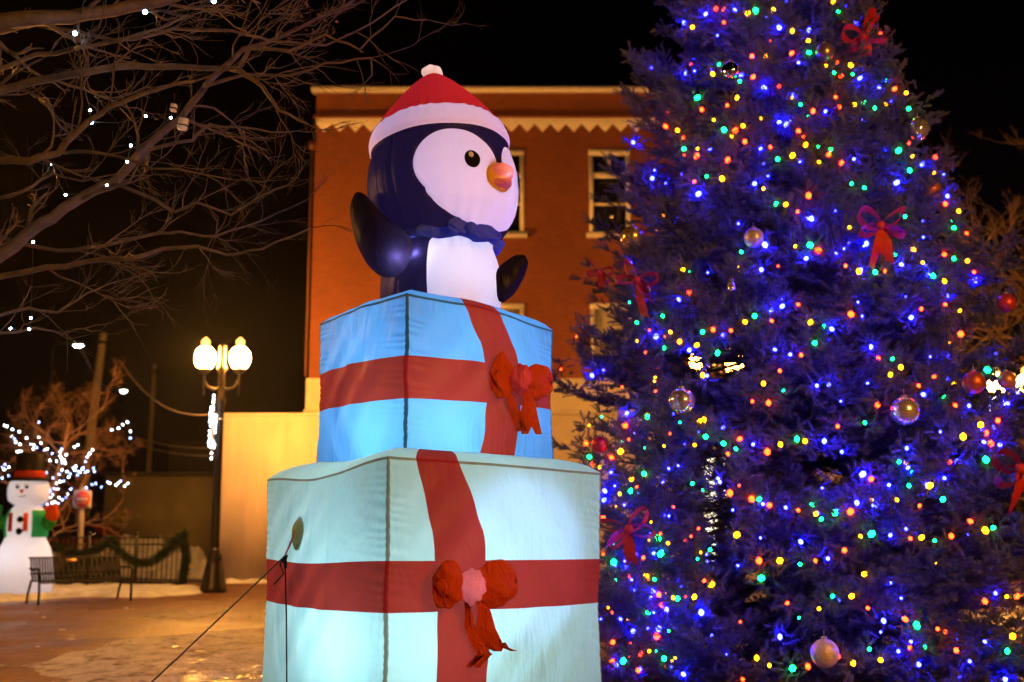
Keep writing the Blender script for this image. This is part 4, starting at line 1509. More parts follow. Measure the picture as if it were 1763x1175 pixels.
def pole(p0, p1, r0, r1, label):
    b = P(*p0); t = P(*p1)
    base = np.array((b[0] + (b[0] - t[0]) * b[2] / (t[2] - b[2]), b[1], 0))
    root = thing('utility_pole', label, 'utility pole', base)
    q = MB(); q.tube([base, t], [r0, r1], 12); q.build('pole', M['wood_pole'], root, True)
    d = t - base; at_ = base + d * 0.955
    q = MB(); q.tube([at_, at_ + d * 0.012], [r1 * 1.35, r1 * 1.35], 12); q.build('steel_band', M['bronze_metal'], root)
    q = MB(); q.lathe([(0.03, 0), (0.05, 0.04), (0.035, 0.1), (0.05, 0.13), (0.001, 0.17)], 8, at_ + np.array((r1 + 0.05, -0.05, -0.05))); q.build('insulator', M['glass'], root)
    return base, t


PB, PT = pole((146, 830, 40.0), (178, 575, 40.0), 0.17, 0.13, 'stout wooden utility pole rising behind the no entry sign')
QB, QT = pole((257, 790, 56.0), (267, 628, 56.0), 0.13, 0.10, 'thin distant utility pole above the olive building')


def cable(a, b_, sag, r, label, name='cable', n=26):
    q = MB(); pts = swag(a, b_, sag, n)
    q.tube(pts, r, 6)
    o = q.build_at(name, M['cable_grey'], True)
    return tag(o, label, 'cable'), pts


M['cable_grey'] = mat('cable_grey', (0.32, 0.27, 0.2), 0.6, 0, 8)
hook = P(373, 712, L1[1])
_, cp = cable(P(207, 622, 34.0), hook, 0.55, 0.015, 'thick beaded cable swagging down to the lamp post')
q = MB()
for k, p in enumerate(swag(P(207, 622, 34.0), hook, 0.55, 60)):
    q.ball(p - UP * 0.03, (0.05, 0.05, 0.05), 8, 6)
bd = q.build('bead', mat('bead_glass', (0.42, 0.4, 0.34), 0.3, 0, 8), _); bd.location = -np.array(_.location); 
bd['label'] = 'row of frosted beads strung along the cable'
cable(P(232, 752, 40.0), P(372, 772, 30.0), 0.12, 0.018, 'upper of two thin cables stretched low above the olive building')
cable(P(235, 764, 40.0), P(372, 785, 30.0), 0.12, 0.018, 'lower of two thin cables stretched low above the olive building')


def far_lamp(px, py, Y, s_, label):
    t = P(px, py, Y)
    root = thing('street_lamp', label, 'street lamp', (t[0] - 1.6, Y, 0))
    q = MB(); q.tube([(t[0] - 1.6, Y, 0), (t[0] - 1.6, Y, t[2] - 0.3), (t[0] - 1.4, Y, t[2] + 0.05), (t[0] - 0.2, Y, t[2] + 0.12)], [0.12, 0.08, 0.06, 0.05], 8); q.build('pole', M['bronze_metal'], root)
    q = MB(); q.ball((t[0], Y, t[2] + 0.08), (0.42 * s_, 0.2 * s_, 0.12 * s_), 14, 8); hd = q.build('lamp_head', M['bronze_metal'], root, True)
    q = MB(); q.ball((t[0], Y, t[2]), (0.26 * s_, 0.14 * s_, 0.13 * s_), 14, 8); q.build('lens', M['far_lamp'], hd, True)


far_lamp(135, 594, 70.0, 1.15, 'distant pale white street lamp, the higher of two')
far_lamp(213, 673, 95.0, 1.0, 'distant pale white street lamp, the lower of two')


def car():
    Y = 36.0
    c = P(135, 900, Y)
    x = c[0]
    root = thing('parked_car', 'dark red parked car behind the fence under the traffic sign', 'car', (x, Y, 0))
    paint = mat('car_paint', (0.10, 0.012, 0.01), 0.25, 0.2, 3, 0.1, 0.02)
    rub = mat('rubber', (0.012, 0.012, 0.012), 0.8)
    chrome = mat('chrome', (0.6, 0.6, 0.6), 0.2, 1.0, 3, 0.1, 0)
    L_, W_ = 2.25, 0.88
    prof = [(-2.25, .45), (-2.22, .72), (-2.1, .88), (-1.2, .98), (-0.55, 1.42), (0.75, 1.46), (1.55, 1.02), (2.15, .95), (2.25, .75), (2.25, .42), (2.0, .30), (-2.0, .30)]
    q = MB(); q.prism(prof, (x, Y + W_, 0), (1, 0, 0), (0, 0, 1), 2 * W_)
    body = q.build('body', paint, root)
    for side_ in (-1, 1):
        q = MB(); q.prism([(-1.02, 1.02), (-0.5, 1.36), (0.05, 1.39), (0.05, 1.02)], (x, Y + side_ * (W_ + 0.004), 0), (1, 0, 0), (0, 0, 1), 0.006); q.build('window', M['glass'], body)
        q = MB(); q.prism([(0.12, 1.02), (0.12, 1.39), (0.72, 1.40), (1.3, 1.03)], (x, Y + side_ * (W_ + 0.004), 0), (1, 0, 0), (0, 0, 1), 0.006); q.build('window', M['glass'], body)
        for wx in (-1.38, 1.36):
            q = MB(); Mw = np.array(((1, 0, 0), (0, 0, 1), (0, 1, 0)))
            q.lathe([(0.20, -0.11), (0.31, -0.10), (0.33, 0), (0.31, 0.10), (0.20, 0.11)], 20, (x + wx, Y + side_ * (W_ - 0.08), 0.33), Mw); wh = q.build('wheel', rub, root, True)
            q = MB(); q.lathe([(0.001, -0.13), (0.20, -0.12), (0.21, 0.12), (0.001, 0.13)], 12, (x + wx, Y + side_ * (W_ - 0.08), 0.33), Mw); q.build('rim', chrome, wh)
    q = MB(); q.add([(x - 1.19, Y - .78, 1.0), (x - 1.19, Y + .78, 1.0), (x - .57, Y + .72, 1.43), (x - .57, Y - .72, 1.43)], [(0, 1, 2, 3)]); q.build('windscreen', M['glass'], body)
    for yy in (-0.62, 0.62):
        q = MB(); q.ball((x - 2.16, Y + yy, 0.76), (0.08, 0.16, 0.08), 12, 8); q.build('headlight', emit('parking_light', (1, .95, .8), 1.2), body, True)


car()

# ------------------------------------------------------------------ the big spruce
SX, SY, SH = 2.88, 12.3, 10.9


def s_lop(x, y, z):
    """The lower boughs reach farther out on one side."""
    return 1 + 0.10 * math.cos(math.atan2(y - SY, x - SX)) * min(1, max(0, (5.2 - z) / 2))


def s_rad(z):
    return np.interp(z, [0, 0.35, 1.0, 2.2, 3.2, 4.1, 5.8, 7.5, 9.2, 10.4, 10.9], [2.15, 2.5, 2.68, 2.62, 2.46, 2.16, 1.60, 0.98, 0.48, 0.18, 0.0])


M['needles'] = mat('needles', (0.082, 0.088, 0.096), 0.6, 0, 1.4, 0.45, 0)
SPRUCE = thing('spruce_tree', 'tall blue spruce hung with coloured lights, bows and glass balls', 'christmas tree', (SX, SY, 0))
q = MB(); q.tube([(SX, SY, -0.1), (SX, SY, 0.3), (SX + 0.02, SY, 4), (SX, SY, 8), (SX, SY, SH)], [0.24, 0.19, 0.14, 0.07, 0.01], 10)
q.build('trunk', M['bark'], SPRUCE, True)


def build_spruce():
    rr = np.random.default_rng(42)
    wood = MB()
    S0, SD, SL = [], [], []            # shoots: start, direction, length
    z = 0.28
    az = 0.0

    def gapn(a, h):
        a = a % 6.2832
        return float(fbm(np.array(a * 2.6 + 3), np.array(h * 1.5 + 7), 77, 2))
    while z < SH - 0.15:
        rz = float(s_rad(z))
        n = 14 if z < 5 else (11 if z < 8 else 8)
        for k in range(n):
            az += 2.39996 + rr.normal() * 0.25
            up = np.interp(z / SH, [0, 0.35, 0.8, 1], [-0.10, 0.10, 0.55, 1.1]) + rr.normal() * 0.08
            L = rz * rr.uniform(0.80, 1.07) * s_lop(SX + math.cos(az), SY + math.sin(az), z)
            if rr.random() < 0.10: L *= 1.07
            back = math.sin(az) > 0.35            # turned away from the photograph
            ra = np.array((math.cos(az), math.sin(az), 0))
            sd = np.array((-ra[1], ra[0], 0))
            zz = z + rr.normal() * 0.07
            m = 9
            t = np.linspace(0, 1, m)
            droop = -0.10 * L * np.sin(math.pi * t * 0.8) + 0.10 * L * t ** 3
            path = np.array((SX, SY, zz)) + np.outer(L * t, ra) + np.outer(L * up * t * 0.9 + droop, UP) + np.outer(0.06 * L * np.sin(t * 3 + az), sd)
            wood.tube(path, 0.022 * (1.02 - t) * (0.5 + L / 3), 4)
            nl = int(L / 0.085)
            for i in range(nl):
                tl = 0.16 + 0.84 * (i + rr.random()) / nl
                if tl * L < 0.35: continue
                if back and rr.random() < 0.55: continue
                if gapn(az, zz) > 0.62 and rr.random() < 0.7: continue
                p0 = np.array([np.interp(tl, t, path[:, c]) for c in range(3)])
                dirv = path[min(m - 1, int(tl * m) + 1)] - path[max(0, int(tl * m) - 1)]
                dirv = dirv / (np.linalg.norm(dirv) + 1e-9)
                side = 1 if i % 2 else -1
                a = rr.uniform(0.6, 1.1)
                ld = dirv * math.cos(a) + sd * side * math.sin(a) + UP * rr.uniform(-0.45, 0.65)
                ld /= np.linalg.norm(ld)
                ll = min(0.62, 0.10 + (1 - tl) * 0.50 * L) * rr.uniform(0.7, 1.15)
                ns = max(1, int(ll / 0.058))
                if ll > 0.18: wood.tube([p0, p0 + ld * ll * 0.5, p0 + ld * ll + UP * 0.03], [0.007, 0.005, 0.002], 3)
                ls = np.cross(ld, UP); ls /= np.linalg.norm(ls) + 1e-9
                for j in range(ns):
                    q_ = p0 + ld * ll * (j + 0.3) / ns
                    for s2 in (-1, 1):
                        if rr.random() < 0.12: continue
                        d2 = ld * 0.7 + ls * s2 * 0.65 + UP * rr.uniform(-0.35, 0.75)
                        S0.append(q_); SD.append(d2); SL.append(rr.uniform(0.07, 0.13))
                S0.append(p0 + ld * ll * 0.9); SD.append(ld + UP * 0.2); SL.append(rr.uniform(0.09, 0.15))
            for i in range(int(L / 0.045)):
                tl = 0.25 + 0.75 * rr.random()
                p0 = np.array([np.interp(tl, t, path[:, c]) for c in range(3)])
                dirv = path[min(m - 1, int(tl * m) + 1)] - path[max(0, int(tl * m) - 1)]
                dirv = dirv / (np.linalg.norm(dirv) + 1e-9)
                S0.append(p0); SD.append(dirv * 0.7 + sd * rr.uniform(-.8, .8) + UP * rr.uniform(-.3, .9)); SL.append(rr.uniform(0.07, 0.13))
            for e in range(3):
                S0.append(path[-1] - (path[-1] - path[-2]) * 0.1); SD.append(ra + sd * rr.uniform(-.7, .7) + UP * rr.uniform(-0.1, .8)); SL.append(rr.uniform(0.10, 0.17))
        z += np.interp(z, [0, 4, 9, 11], [0.24, 0.23, 0.19, 0.12])
    # the twigs each bulb is clipped to
    for p, c, deep in bulbs:
        toc = np.array((0, 0, EYE)) - p; toc /= np.linalg.norm(toc)
        for k in range(15):
            v = rr.normal(size=3); v -= toc * max(0, v.dot(toc)) * 1.0
            v /= np.linalg.norm(v)
            st = p + v * rr.uniform(0.035, 0.11) - toc * rr.uniform(0.015, 0.06)
            d = rr.normal(size=3) * 0.7 + v * 0.6
            d -= toc * d.dot(toc) * 0.6
            d[2] += 0.2
            S0.append(st); SD.append(d); SL.append(rr.uniform(0.06, 0.12))
    S0, SD, SL = np.array(S0), np.array(SD), np.array(SL)
    SD /= np.linalg.norm(SD, axis=1)[:, None]
    # thin places between the boughs, where the lamp and the shop front show through
    thin = np.zeros(len(S0), bool)
    eye = np.array((0, 0, EYE))
    for px, py, rad_ in ((1263, 622, .16), (1235, 645, .12), (1228, 795, .17), (1236, 850, .19), (1230, 905, .17), (1236, 955, .12), (1336, 790, .10), (1425, 815, .16), (1600, 880, .14), (1280, 1125, .13), (1530, 1090, .15), (1290, 1030, .10), (1195, 625, .12), (1560, 640, .08)):
        dv = P(px, py, 12.0) - eye; dv /= np.linalg.norm(dv)
        w_ = S0 + SD * 0.05 - eye
        dist = np.linalg.norm(w_ - np.outer(w_ @ dv, dv), axis=1)
        thin |= dist < rad_ * (0.65 + 0.7 * rr.random(len(S0)))
    keep = ~thin | (rr.random(len(S0)) < 0.08)
    S0, SD, SL = S0[keep], SD[keep], SL[keep]
    N = len(S0)
    A = np.cross(SD, rr.normal(size=(N, 3))); A /= np.linalg.norm(A, axis=1)[:, None]
    B = np.cross(SD, A)
    K = 22
    t = (np.arange(K) + 0.5) / K
    ph = np.arange(K) * 2.39996
    V = np.zeros((N, K, 3, 3), np.float32)
    for k in range(K):
        rdir = A * math.cos(ph[k]) + B * math.sin(ph[k])
        base = S0 + SD * (SL * t[k])[:, None]
        nd = SD * 0.72 + rdir * 0.75
        ln = (0.033 + 0.014 * rr.random(N))[:, None] * (1.0 if k < K - 2 else 0.8)
        w = np.cross(nd, rdir + 0.3 * SD); w /= np.linalg.norm(w, axis=1)[:, None] + 1e-9
        V[:, k, 0] = base - w * 0.0058; V[:, k, 1] = base + w * 0.0058; V[:, k, 2] = base + nd * ln
    crown = MB()
    n = N * K * 3
    crown.add(V.reshape(-1, 3), np.arange(n).reshape(-1, 3))
    print('SPRUCE shoots', N, 'tris', N * K)
    crown.build('crown', M['needles'], SPRUCE)
    wood.build('branches', mat('spruce_bark', (0.05, 0.035, 0.028), 0.9, 0, 9), SPRUCE)



def surf(px, py, off=0.0):
    """Where the line of sight through a photo pixel meets the spruce's outline."""
    best = None
    for Y in np.arange(9.0, 13.2, 0.02):
        p = P(px, py, Y)
        d = math.hypot(p[0] - SX, p[1] - SY) - (float(s_rad(p[2])) * s_lop(p[0], p[1], p[2]) * 0.97 + off)
        if d <= 0: return p
        if best is None or d < best[0]: best = (d, p)
    return best[1]


Z6 = {'B': [(460,48),(558,35),(708,93),(773,212),(657,297),(864,376),(645,502),(280,602),(960,537),(817,738),(660,826),(900,856),(1120,893),(1370,945),(718,1033),(520,1130),(1275,998),(1018,1168),(980,264),(1045,295),(370,1010),(293,1135),(1002,822),(1275,662),(1190,555),(625,620),(885,1110),(388,78)],
 'G': [(628,37),(907,40),(808,178),(575,275),(432,330),(780,353),(993,347),(522,438),(387,503),(703,537),(463,595),(840,495),(880,505),(952,620),(995,634),(697,688),(812,827),(580,850),(1132,731),(1297,769),(1100,858),(1297,872),(1227,931),(625,1066),(860,1100),(228,1088),(315,1066),(450,1120),(828,1157),(893,246),(955,252),(1030,365),(1145,368),(1110,508),(1072,272),(1148,575),(505,218),(1032,918)],
 'Y': [(890,7),(687,35),(602,45),(752,105),(806,138),(663,190),(484,250),(566,330),(750,330),(866,222),(950,220),(487,405),(645,400),(586,425),(365,440),(797,489),(753,525),(433,502),(515,603),(655,637),(730,690),(762,831),(572,906),(962,353),(1068,352),(1136,314),(1157,527),(1230,583),(1313,712),(1160,842),(1192,886),(1342,880),(1265,949),(977,915),(1317,1048),(813,1087),(593,1086),(372,1152),(340,1122),(320,725),(383,910),(415,92),(548,460),(842,547),(945,768)],
 'R': [(495,30),(522,33),(522,76),(616,190),(903,210),(917,257),(707,291),(822,375),(910,360),(533,356),(560,440),(592,478),(430,527),(535,541),(773,442),(790,460),(678,496),(807,660),(770,714),(918,550),(875,522),(932,897),(840,845),(1065,915),(1340,787),(1365,918),(1268,1027),(772,1027),(545,1115),(485,1112),(683,1082),(1187,1042),(950,1060),(1097,300),(1145,483),(1235,530),(1268,688),(1265,858),(405,988),(447,370),(422,613),(330,380),(928,75),(1048,118),(750,180),(620,260),(898,328),(1320,1127),(325,427),(385,465)]}
Z7 = {'B': [(1020,48),(745,70),(835,175),(875,172),(195,270),(620,373),(860,362),(1138,386),(1398,365),(1432,315),(1348,243),(1478,235),(1078,510),(508,500),(730,586),(970,570),(212,718),(283,868),(275,890),(192,785),(872,758),(1437,875),(1110,1070),(1350,1104),(385,1148),(158,1115),(302,995),(1470,1165),(405,55),(465,142),(1142,452),(1265,487),(1060,968),(328,930),(285,740),(118,560),(143,465),(1452,373),(120,530)],
 'G': [(828,32),(320,48),(500,65),(1090,85),(1410,122),(263,280),(180,360),(460,347),(520,370),(562,388),(768,355),(997,300),(1260,208),(1405,425),(1157,468),(1145,512),(207,530),(252,472),(415,505),(640,558),(895,603),(820,575),(850,625),(300,688),(475,728),(778,777),(648,824),(888,885),(288,828),(1232,698),(1012,1063),(1200,1056),(1172,983),(1477,1070),(365,893),(265,935),(182,1103),(753,1128),(68,415),(72,467),(150,770),(1430,655),(1020,675),(320,1095),(1112,432),(1260,558),(308,742)],
 'Y': [(372,25),(430,38),(655,168),(1298,170),(1118,113),(1083,138),(173,397),(210,490),(423,375),(712,373),(795,362),(832,607),(982,683),(710,765),(480,845),(350,890),(422,887),(952,885),(842,927),(957,1110),(1050,1100),(1105,560),(1215,512),(1135,435),(1328,347),(1387,307),(1403,663),(1188,687),(1495,1020),(675,1118),(270,1070),(105,450),(165,687),(170,540),(995,810),(333,706),(260,815),(632,1093),(1475,886),(440,295),(455,290),(565,678),(1020,560),(450,140)],
 'R': [(710,125),(617,228),(575,355),(1040,240),(905,312),(1283,433),(1302,242),(948,600),(772,595),(675,578),(542,537),(1150,690),(1352,632),(1288,682),(928,730),(735,908),(1007,925),(1132,962),(1242,995),(1305,1067),(1148,1058),(1268,1005),(585,1165),(805,1122),(295,1020),(240,1078),(455,833),(250,755),(143,418),(57,370),(188,308),(535,405),(668,398),(615,557),(1018,490),(1042,82),(782,72),(1230,145),(1178,175),(672,233),(1510,885),(1402,902),(313,915),(302,880),(147,1040),(233,1135),(205,818),(115,618),(80,440),(1445,292),(1405,335),(1422,370),(1182,580),(908,1088),(830,765),(640,765),(145,1105)]}
bulbs = []
for tab, oy in ((Z6, 0), (Z7, 575)):
    for c, pts in tab.items():
        for x, y in pts:
            bulbs.append((surf(980 + x / 1.958, oy + y / 1.958, random.uniform(-0.10, 0.05)), c, 0.0))
# more bulbs deeper in and round the far side
for k in range(130):
    z = 10.4 * (1 - random.random() ** 0.75) + 0.3
    a = random.uniform(0, 6.283)
    r = float(s_rad(z)) * random.uniform(0.62, 0.98)
    bulbs.append((np.array((SX + r * math.cos(a), SY + r * math.sin(a), z)), random.choice('BBBGYR'), 1.0))
for k in range(110):
    px, py = random.uniform(1010, 1760), random.uniform(5, 1170)
    p = surf(px, py, random.uniform(-0.35, -0.02))
    if math.hypot(p[0] - SX, p[1] - SY) < s_rad(p[2]) + 0.02:
        bulbs.append((p, 'B', 0.0 if random.random() < 0.5 else 1.0))
for k in range(70):
    p = surf(random.gauss(1120, 60), random.uniform(560, 1150), random.uniform(-0.25, 0.03))
    bulbs.append((p, random.choice('BBGYRR'), 1.0))
BM = {(c, k): bulb_mesh(r, BULB[c], 1.25) for c in 'BGYR' for k, r in enumerate((0.012, 0.017, 0.023, 0.029))}
bulbs.sort(key=lambda b: -b[0][2])
build_spruce()
TIERS = 8
names = ['the very top', 'just under the top', 'the upper third', 'the level of the penguin feet', 'the level of the blue gift box', 'the level of the mint box lid', 'the level of the lower bow', 'the lowest boughs']
per = math.ceil(len(bulbs) / TIERS)
for k in range(TIERS):
    grp = bulbs[k * per:(k + 1) * per]
    pts = [g_[0] for g_ in grp]
    ms = [BM[g_[1], random.choice((1, 1, 2, 2, 3)) if g_[2] == 0 else 0] for g_ in grp]
    light_string('light_string', 'string of coloured bulbs round the spruce at ' + names[k], pts, ms, 'light string', 'light strings on the spruce',
                 order=lambda i, pts=pts: math.atan2(pts[i][1] - SY, pts[i][0] - SX), wire_r=0.003)

# balls and bows hung on the spruce
M['cap'] = mat('ball_cap', (0.6, 0.5, 0.3), 0.3, 1.0, 5, 0.1, 0)


def glitter(name, col, rough, metal, b_):
    return mat(name, col, rough, metal, 7, 0.25, b_, 0.01)


BALLS = [  # px, py, radius px, material, label
    (1088, 408, 20, glitter('gold_ball', (0.75, 0.5, 0.12), 0.22, 0.85, 0.05), 'shiny gold ball at the tip of a left hand spruce bough'),
    (1258, 122, 17, glitter('silver_blue_ball', (0.6, 0.65, 0.75), 0.12, 1, 0.05), 'silver ball catching blue light near the top left of the spruce'),
    (1420, 90, 17, glitter('bronze_ball', (0.5, 0.36, 0.22), 0.3, 0.9, 0.1), 'dull bronze ball just under the highest red bow'),
    (1298, 410, 18, glitter('clear_ball', (0.55, 0.45, 0.42), 0.3, 0.5, 0.6), 'glittering pinkish ball beside a bright blue bulb in the middle of the spruce'),
    (1581, 222, 20, glitter('mirror_ball', (0.85, 0.8, 0.75), 0.1, 0.85, 0.02), 'mirror bright ball on the upper right edge of the spruce'),
    (1603, 325, 17, glitter('rust_ball', (0.5, 0.13, 0.04), 0.35, 0.6, 0.4), 'rust orange ball below the mirror ball on the right edge'),
    (1733, 522, 17, glitter('red_ball', (0.55, 0.06, 0.04), 0.3, 0.6, 0.4), 'red glitter ball near the bare tree, outermost on the spruce'),
    (1677, 659, 20, glitter('copper_ball', (0.55, 0.12, 0.03), 0.35, 0.6, 0.5), 'copper red glitter ball beside the white bulb cluster'),
    (1558, 708, 25, glitter('pearl_ball', (0.75, 0.66, 0.6), 0.25, 0.75, 0.05), 'large pearly silver ball at the right of the spruce'),
    (1174, 691, 23, glitter('silver_ball', (0.75, 0.7, 0.62), 0.2, 0.8, 0.03), 'large shiny silver ball to the left of the glowing street lamp'),
    (1033, 766, 15, glitter('dark_red_ball', (0.45, 0.02, 0.03), 0.3, 0.5, 0.5), 'dark red ball at the left tip of the spruce beside the mint box lid'),
    (1420, 1125, 24, glitter('crackle_ball', (0.75, 0.62, 0.5), 0.35, 0.3, 0.7), 'pale crackled ball hanging on the lowest boughs'),
    (1733, 655, 16, glitter('amber_ball', (0.5, 0.22, 0.08), 0.3, 0.5, 0.4), 'faint amber ball next to the street lamp at the spruce edge')]
for px, py, rp, m_, lab in BALLS:
    p = surf(px, py, 0.09)
    r = rp / 1983 * p[1]
    root = thing('glass_ball', lab, 'ornament', p - UP * r, 'balls hung on the spruce')
    q = MB(); q.ball(p, r, 28, 18); b = q.build('ball', m_, root, True)
    q = MB(); q.lathe([(r * 0.22, r * 0.96), (r * 0.22, r * 1.14), (0.002, r * 1.16)], 12, p); q.tube([p + UP * r * 1.1, p + UP * r * 1.6], 0.003, 4); q.build('cap', M['cap'], root, True)

M['bow_velvet'] = mat('bow_velvet', (0.42, 0.012, 0.002), 0.7, 0, 9, 0.25, 0.3)


def tree_bow(px, py, s, lab, tilt=0.0, tails=((-0.3, -0.9), (0.25, -1.0)), off=0.12):
    p = surf(px, py, off)
    d = p - np.array((SX, SY, p[2])); d /= np.linalg.norm(d)
    fr = np.array((d[0] * 0.4, -1, 0)); fr /= np.linalg.norm(fr)
    U0 = np.array((-fr[1], fr[0], 0)) ; U0 = U0 if U0[0] > 0 else -U0
    U = U0 * math.cos(tilt) + UP * math.sin(tilt); W = UP * math.cos(tilt) - U0 * math.sin(tilt)
    root = thing('ribbon_bow', lab, 'bow', p, 'red bows on the spruce')
    for sg in (-1, 1):
        for up in (0.35, -0.25):
            q = MB()
            V = []
            for i in range(15):
                a = i / 14 * math.pi * 2
                x = (1 - math.cos(a)) * 0.5; y = math.sin(a) * 0.22
                c0 = p + U * sg * s * 0.5 * x + W * s * (up * x * 0.8 + y * 0.6) + fr * s * (0.10 + 0.16 * math.sin(a) * (1 if up > 0 else -1) + 0.1 * x)
                wv = W * 0.35 + fr * 0.8
                wd = s * 0.11 * (0.5 + 0.7 * x)
                V.append([c0 - wv * wd, c0 + (fr * 0.1) * wd, c0 + wv * wd])
            q.grid(np.array(V)); q.build('loop', M['bow_velvet'], root, True)
    q = MB(); q.ball(p + fr * s * 0.14, (s * 0.10, s * 0.10, s * 0.11), 12, 8); q.build('knot', M['bow_velvet'], root, True)
    for tx, tz in tails:
        V = []
        n_ = 9
        for i in range(n_):
            t = i / (n_ - 1)
            c0 = p + U0 * s * tx * t * 0.8 + UP * s * tz * t + fr * s * (0.12 + 0.08 * math.sin(4 * t))
            wv = U0 * math.cos(0.9 * t * tx * 3) + fr * math.sin(0.9 * t * tx * 3)
            wd = s * (0.06 + 0.07 * min(1, t * 2))
            V.append([c0 - wv * wd, c0 + UP * (s * 0.10 if i == n_ - 1 else 0), c0 + wv * wd])
        q = MB(); q.grid(np.array(V)); q.build('bow_tail', M['bow_velvet'], root, True)


tree_bow(1482, 70, 0.42, 'red bow highest up on the spruce, one tail flung upwards', 0.35, ((0.35, 0.75), (0.1, -0.45)), 0.24)
tree_bow(1512, 392, 0.42, 'red bow in the middle of the spruce with two long tails', 0.0, ((-0.30, -0.95), (0.18, -0.85)), 0.17)
tree_bow(1098, 485, 0.38, 'red bow drooping at the left edge level with the penguin feet', -0.5, ((0.25, -1.0), (0.5, -0.6)))
tree_bow(1034, 472, 0.26, 'small red bow at the far left tip beside the drooping bow', -0.4, ((0.1, -0.6), (0.4, -0.5)), 0.2)
tree_bow(1085, 912, 0.44, 'red bow beside the mint gift box with one tail reaching left', 0.3, ((-0.9, -0.55), (0.05, -0.75)))
tree_bow(1748, 808, 0.50, 'red bow on the lower right of the spruce cut by the picture edge', 0.1, ((-0.3, -0.8), (0.4, -0.9)))
p = surf(1259, 490, 0.10)
bl = thing('bell_ornament', 'tiny pale bell hanging left of centre on the spruce', 'ornament', p - UP * 0.05)
q = MB(); q.lathe([(0.045, -0.05), (0.038, -0.03), (0.022, 0.03), (0.012, 0.05), (0.001, 0.055)], 16, p); q.tube([p + UP * 0.05, p + UP * 0.12], 0.003, 4)
q.build('bell', mat('bell_silver', (0.8, 0.78, 0.8), 0.25, 0.8), bl, True)
q = MB(); q.ball(p - UP * 0.05, 0.014, 8, 6); q.build('clapper', M['cap'], bl, True)

# ------------------------------------------------------------------ bare trees
def twig(mb, p, d, L, r, depth, rr, gravity=0.0, spread=0.7, budget=None):
    """One crooked twig with side twigs."""
    n = max(3, int(L / 0.12)) if L < 1.5 else 9
    n = min(n, 9)
    pts = [p]
    dd = d / np.linalg.norm(d)
    for i in range(n):
        dd = dd + rr.normal(size=3) * 0.23 + UP * gravity
        dd /= np.linalg.norm(dd)
        pts.append(pts[-1] + dd * L / n)
    pts = np.array(pts)
    mb.tube(pts, r * np.linspace(1, 0.45, len(pts)), 5 if r > 0.012 else 3)
    if depth <= 0: return
    k = rr.integers(2, 5)
    for i in range(k):
        t = rr.uniform(0.25, 0.98)
        j = min(int(t * n), n - 1)
        q_ = pts[j] + (pts[j + 1] - pts[j]) * (t * n - j)
        dv = pts[j + 1] - pts[j]; dv /= np.linalg.norm(dv)
        s_ = np.cross(dv, rr.normal(size=3)); s_ /= np.linalg.norm(s_)
        nd = dv + s_ * rr.uniform(0.4, 1.0) * spread
        twig(mb, q_, nd, L * rr.uniform(0.35, 0.62), r * 0.6, depth - 1, rr, gravity, spread)
    twig(mb, pts[-1], dd, L * 0.5, r * 0.45, depth - 1, rr, gravity, spread)


LIMBS = [  # photo outline of each limb, start radius px, end radius px, depth start, depth end
    ([(-60, 45), (40, 32), (120, 28), (200, 18), (280, 2), (360, -30)], 17, 8, 9.0, 9.6),
    ([(-40, 162), (60, 142), (150, 124), (230, 112), (330, 117), (410, 120), (450, 148), (480, 190), (530, 214)], 9, 2, 9.3, 9.0),
    ([(-70, 500), (0, 440), (70, 388), (130, 345), (200, 310), (250, 255), (310, 205), (360, 140), (420, 85), (500, 58), (570, 20)], 14, 3, 9.6, 10.4),
    ([(-40, 278), (50, 275), (100, 262), (150, 212), (185, 188), (250, 160), (335, 140)], 8, 3, 8.6, 8.9),
    ([(-40, 484), (80, 462), (180, 445), (215, 447), (280, 430), (340, 425), (390, 440), (450, 430), (535, 393)], 6, 1.5, 8.8, 9.4),
    ([(-30, 398), (30, 418), (100, 432), (180, 425), (260, 405), (310, 400), (370, 408), (450, 380), (528, 345)], 5, 1.5, 9.8, 10.2),
    ([(190, 318), (250, 335), (300, 365), (340, 350), (400, 370), (440, 345), (475, 325)], 4, 1.3, 9.9, 9.4),
    ([(255, 258), (330, 240), (360, 215), (420, 220), (490, 228)], 4, 1.3, 10.0, 9.7),
    ([(-10, 122), (60, 95), (160, 80), (230, 65), (300, 50), (400, 55), (470, 70), (560, 80), (640, 40), (700, 0)], 5, 1.5, 9.2, 9.8),
    ([(410, 120), (430, 82), (500, 88), (560, 60), (620, 85), (680, 30), (735, 34)], 4, 1.2, 9.1, 9.4),
    ([(-30, 550), (50, 530), (100, 540), (150, 505), (200, 485)], 3.5, 1, 9.0, 9.3),
    ([(-30, 580), (60, 565), (110, 575), (165, 560)], 3, 1, 9.0, 9.2),
    ([(-20, 60), (60, 42), (130, 55), (200, 70), (270, 50), (320, 30)], 5, 2, 9.5, 9.2),
    ([(350, 150), (420, 130), (500, 130), (560, 110), (640, 100), (640, 130)], 4, 1.2, 9.9, 9.6),
    ([(100, 262), (150, 262), (200, 268), (260, 290), (330, 295), (400, 310)], 3.5, 1.2, 8.7, 8.5),
    ([(-30, 350), (40, 330), (90, 300), (140, 312), (200, 300)], 3.5, 1.2, 8.9, 8.7)]
TREE1 = thing('bare_tree', 'bare tree reaching its branches across the sky with white bulbs', 'tree', (-6.3, 9.6, 0))
tr = MB(); tr.tube([(-6.3, 9.6, -0.1), (-6.25, 9.6, 0.4), (-6.2, 9.6, 2.0), (-6.1, 9.6, 3.4), (-6.0, 9.6, 6.5), (-5.7, 9.4, 9.0)], [0.26, 0.19, 0.16, 0.14, 0.09, 0.03], 14)
tr.build('trunk', M['bark'], TREE1, True)
rrt = np.random.default_rng(5)
br, tw = MB(), MB()
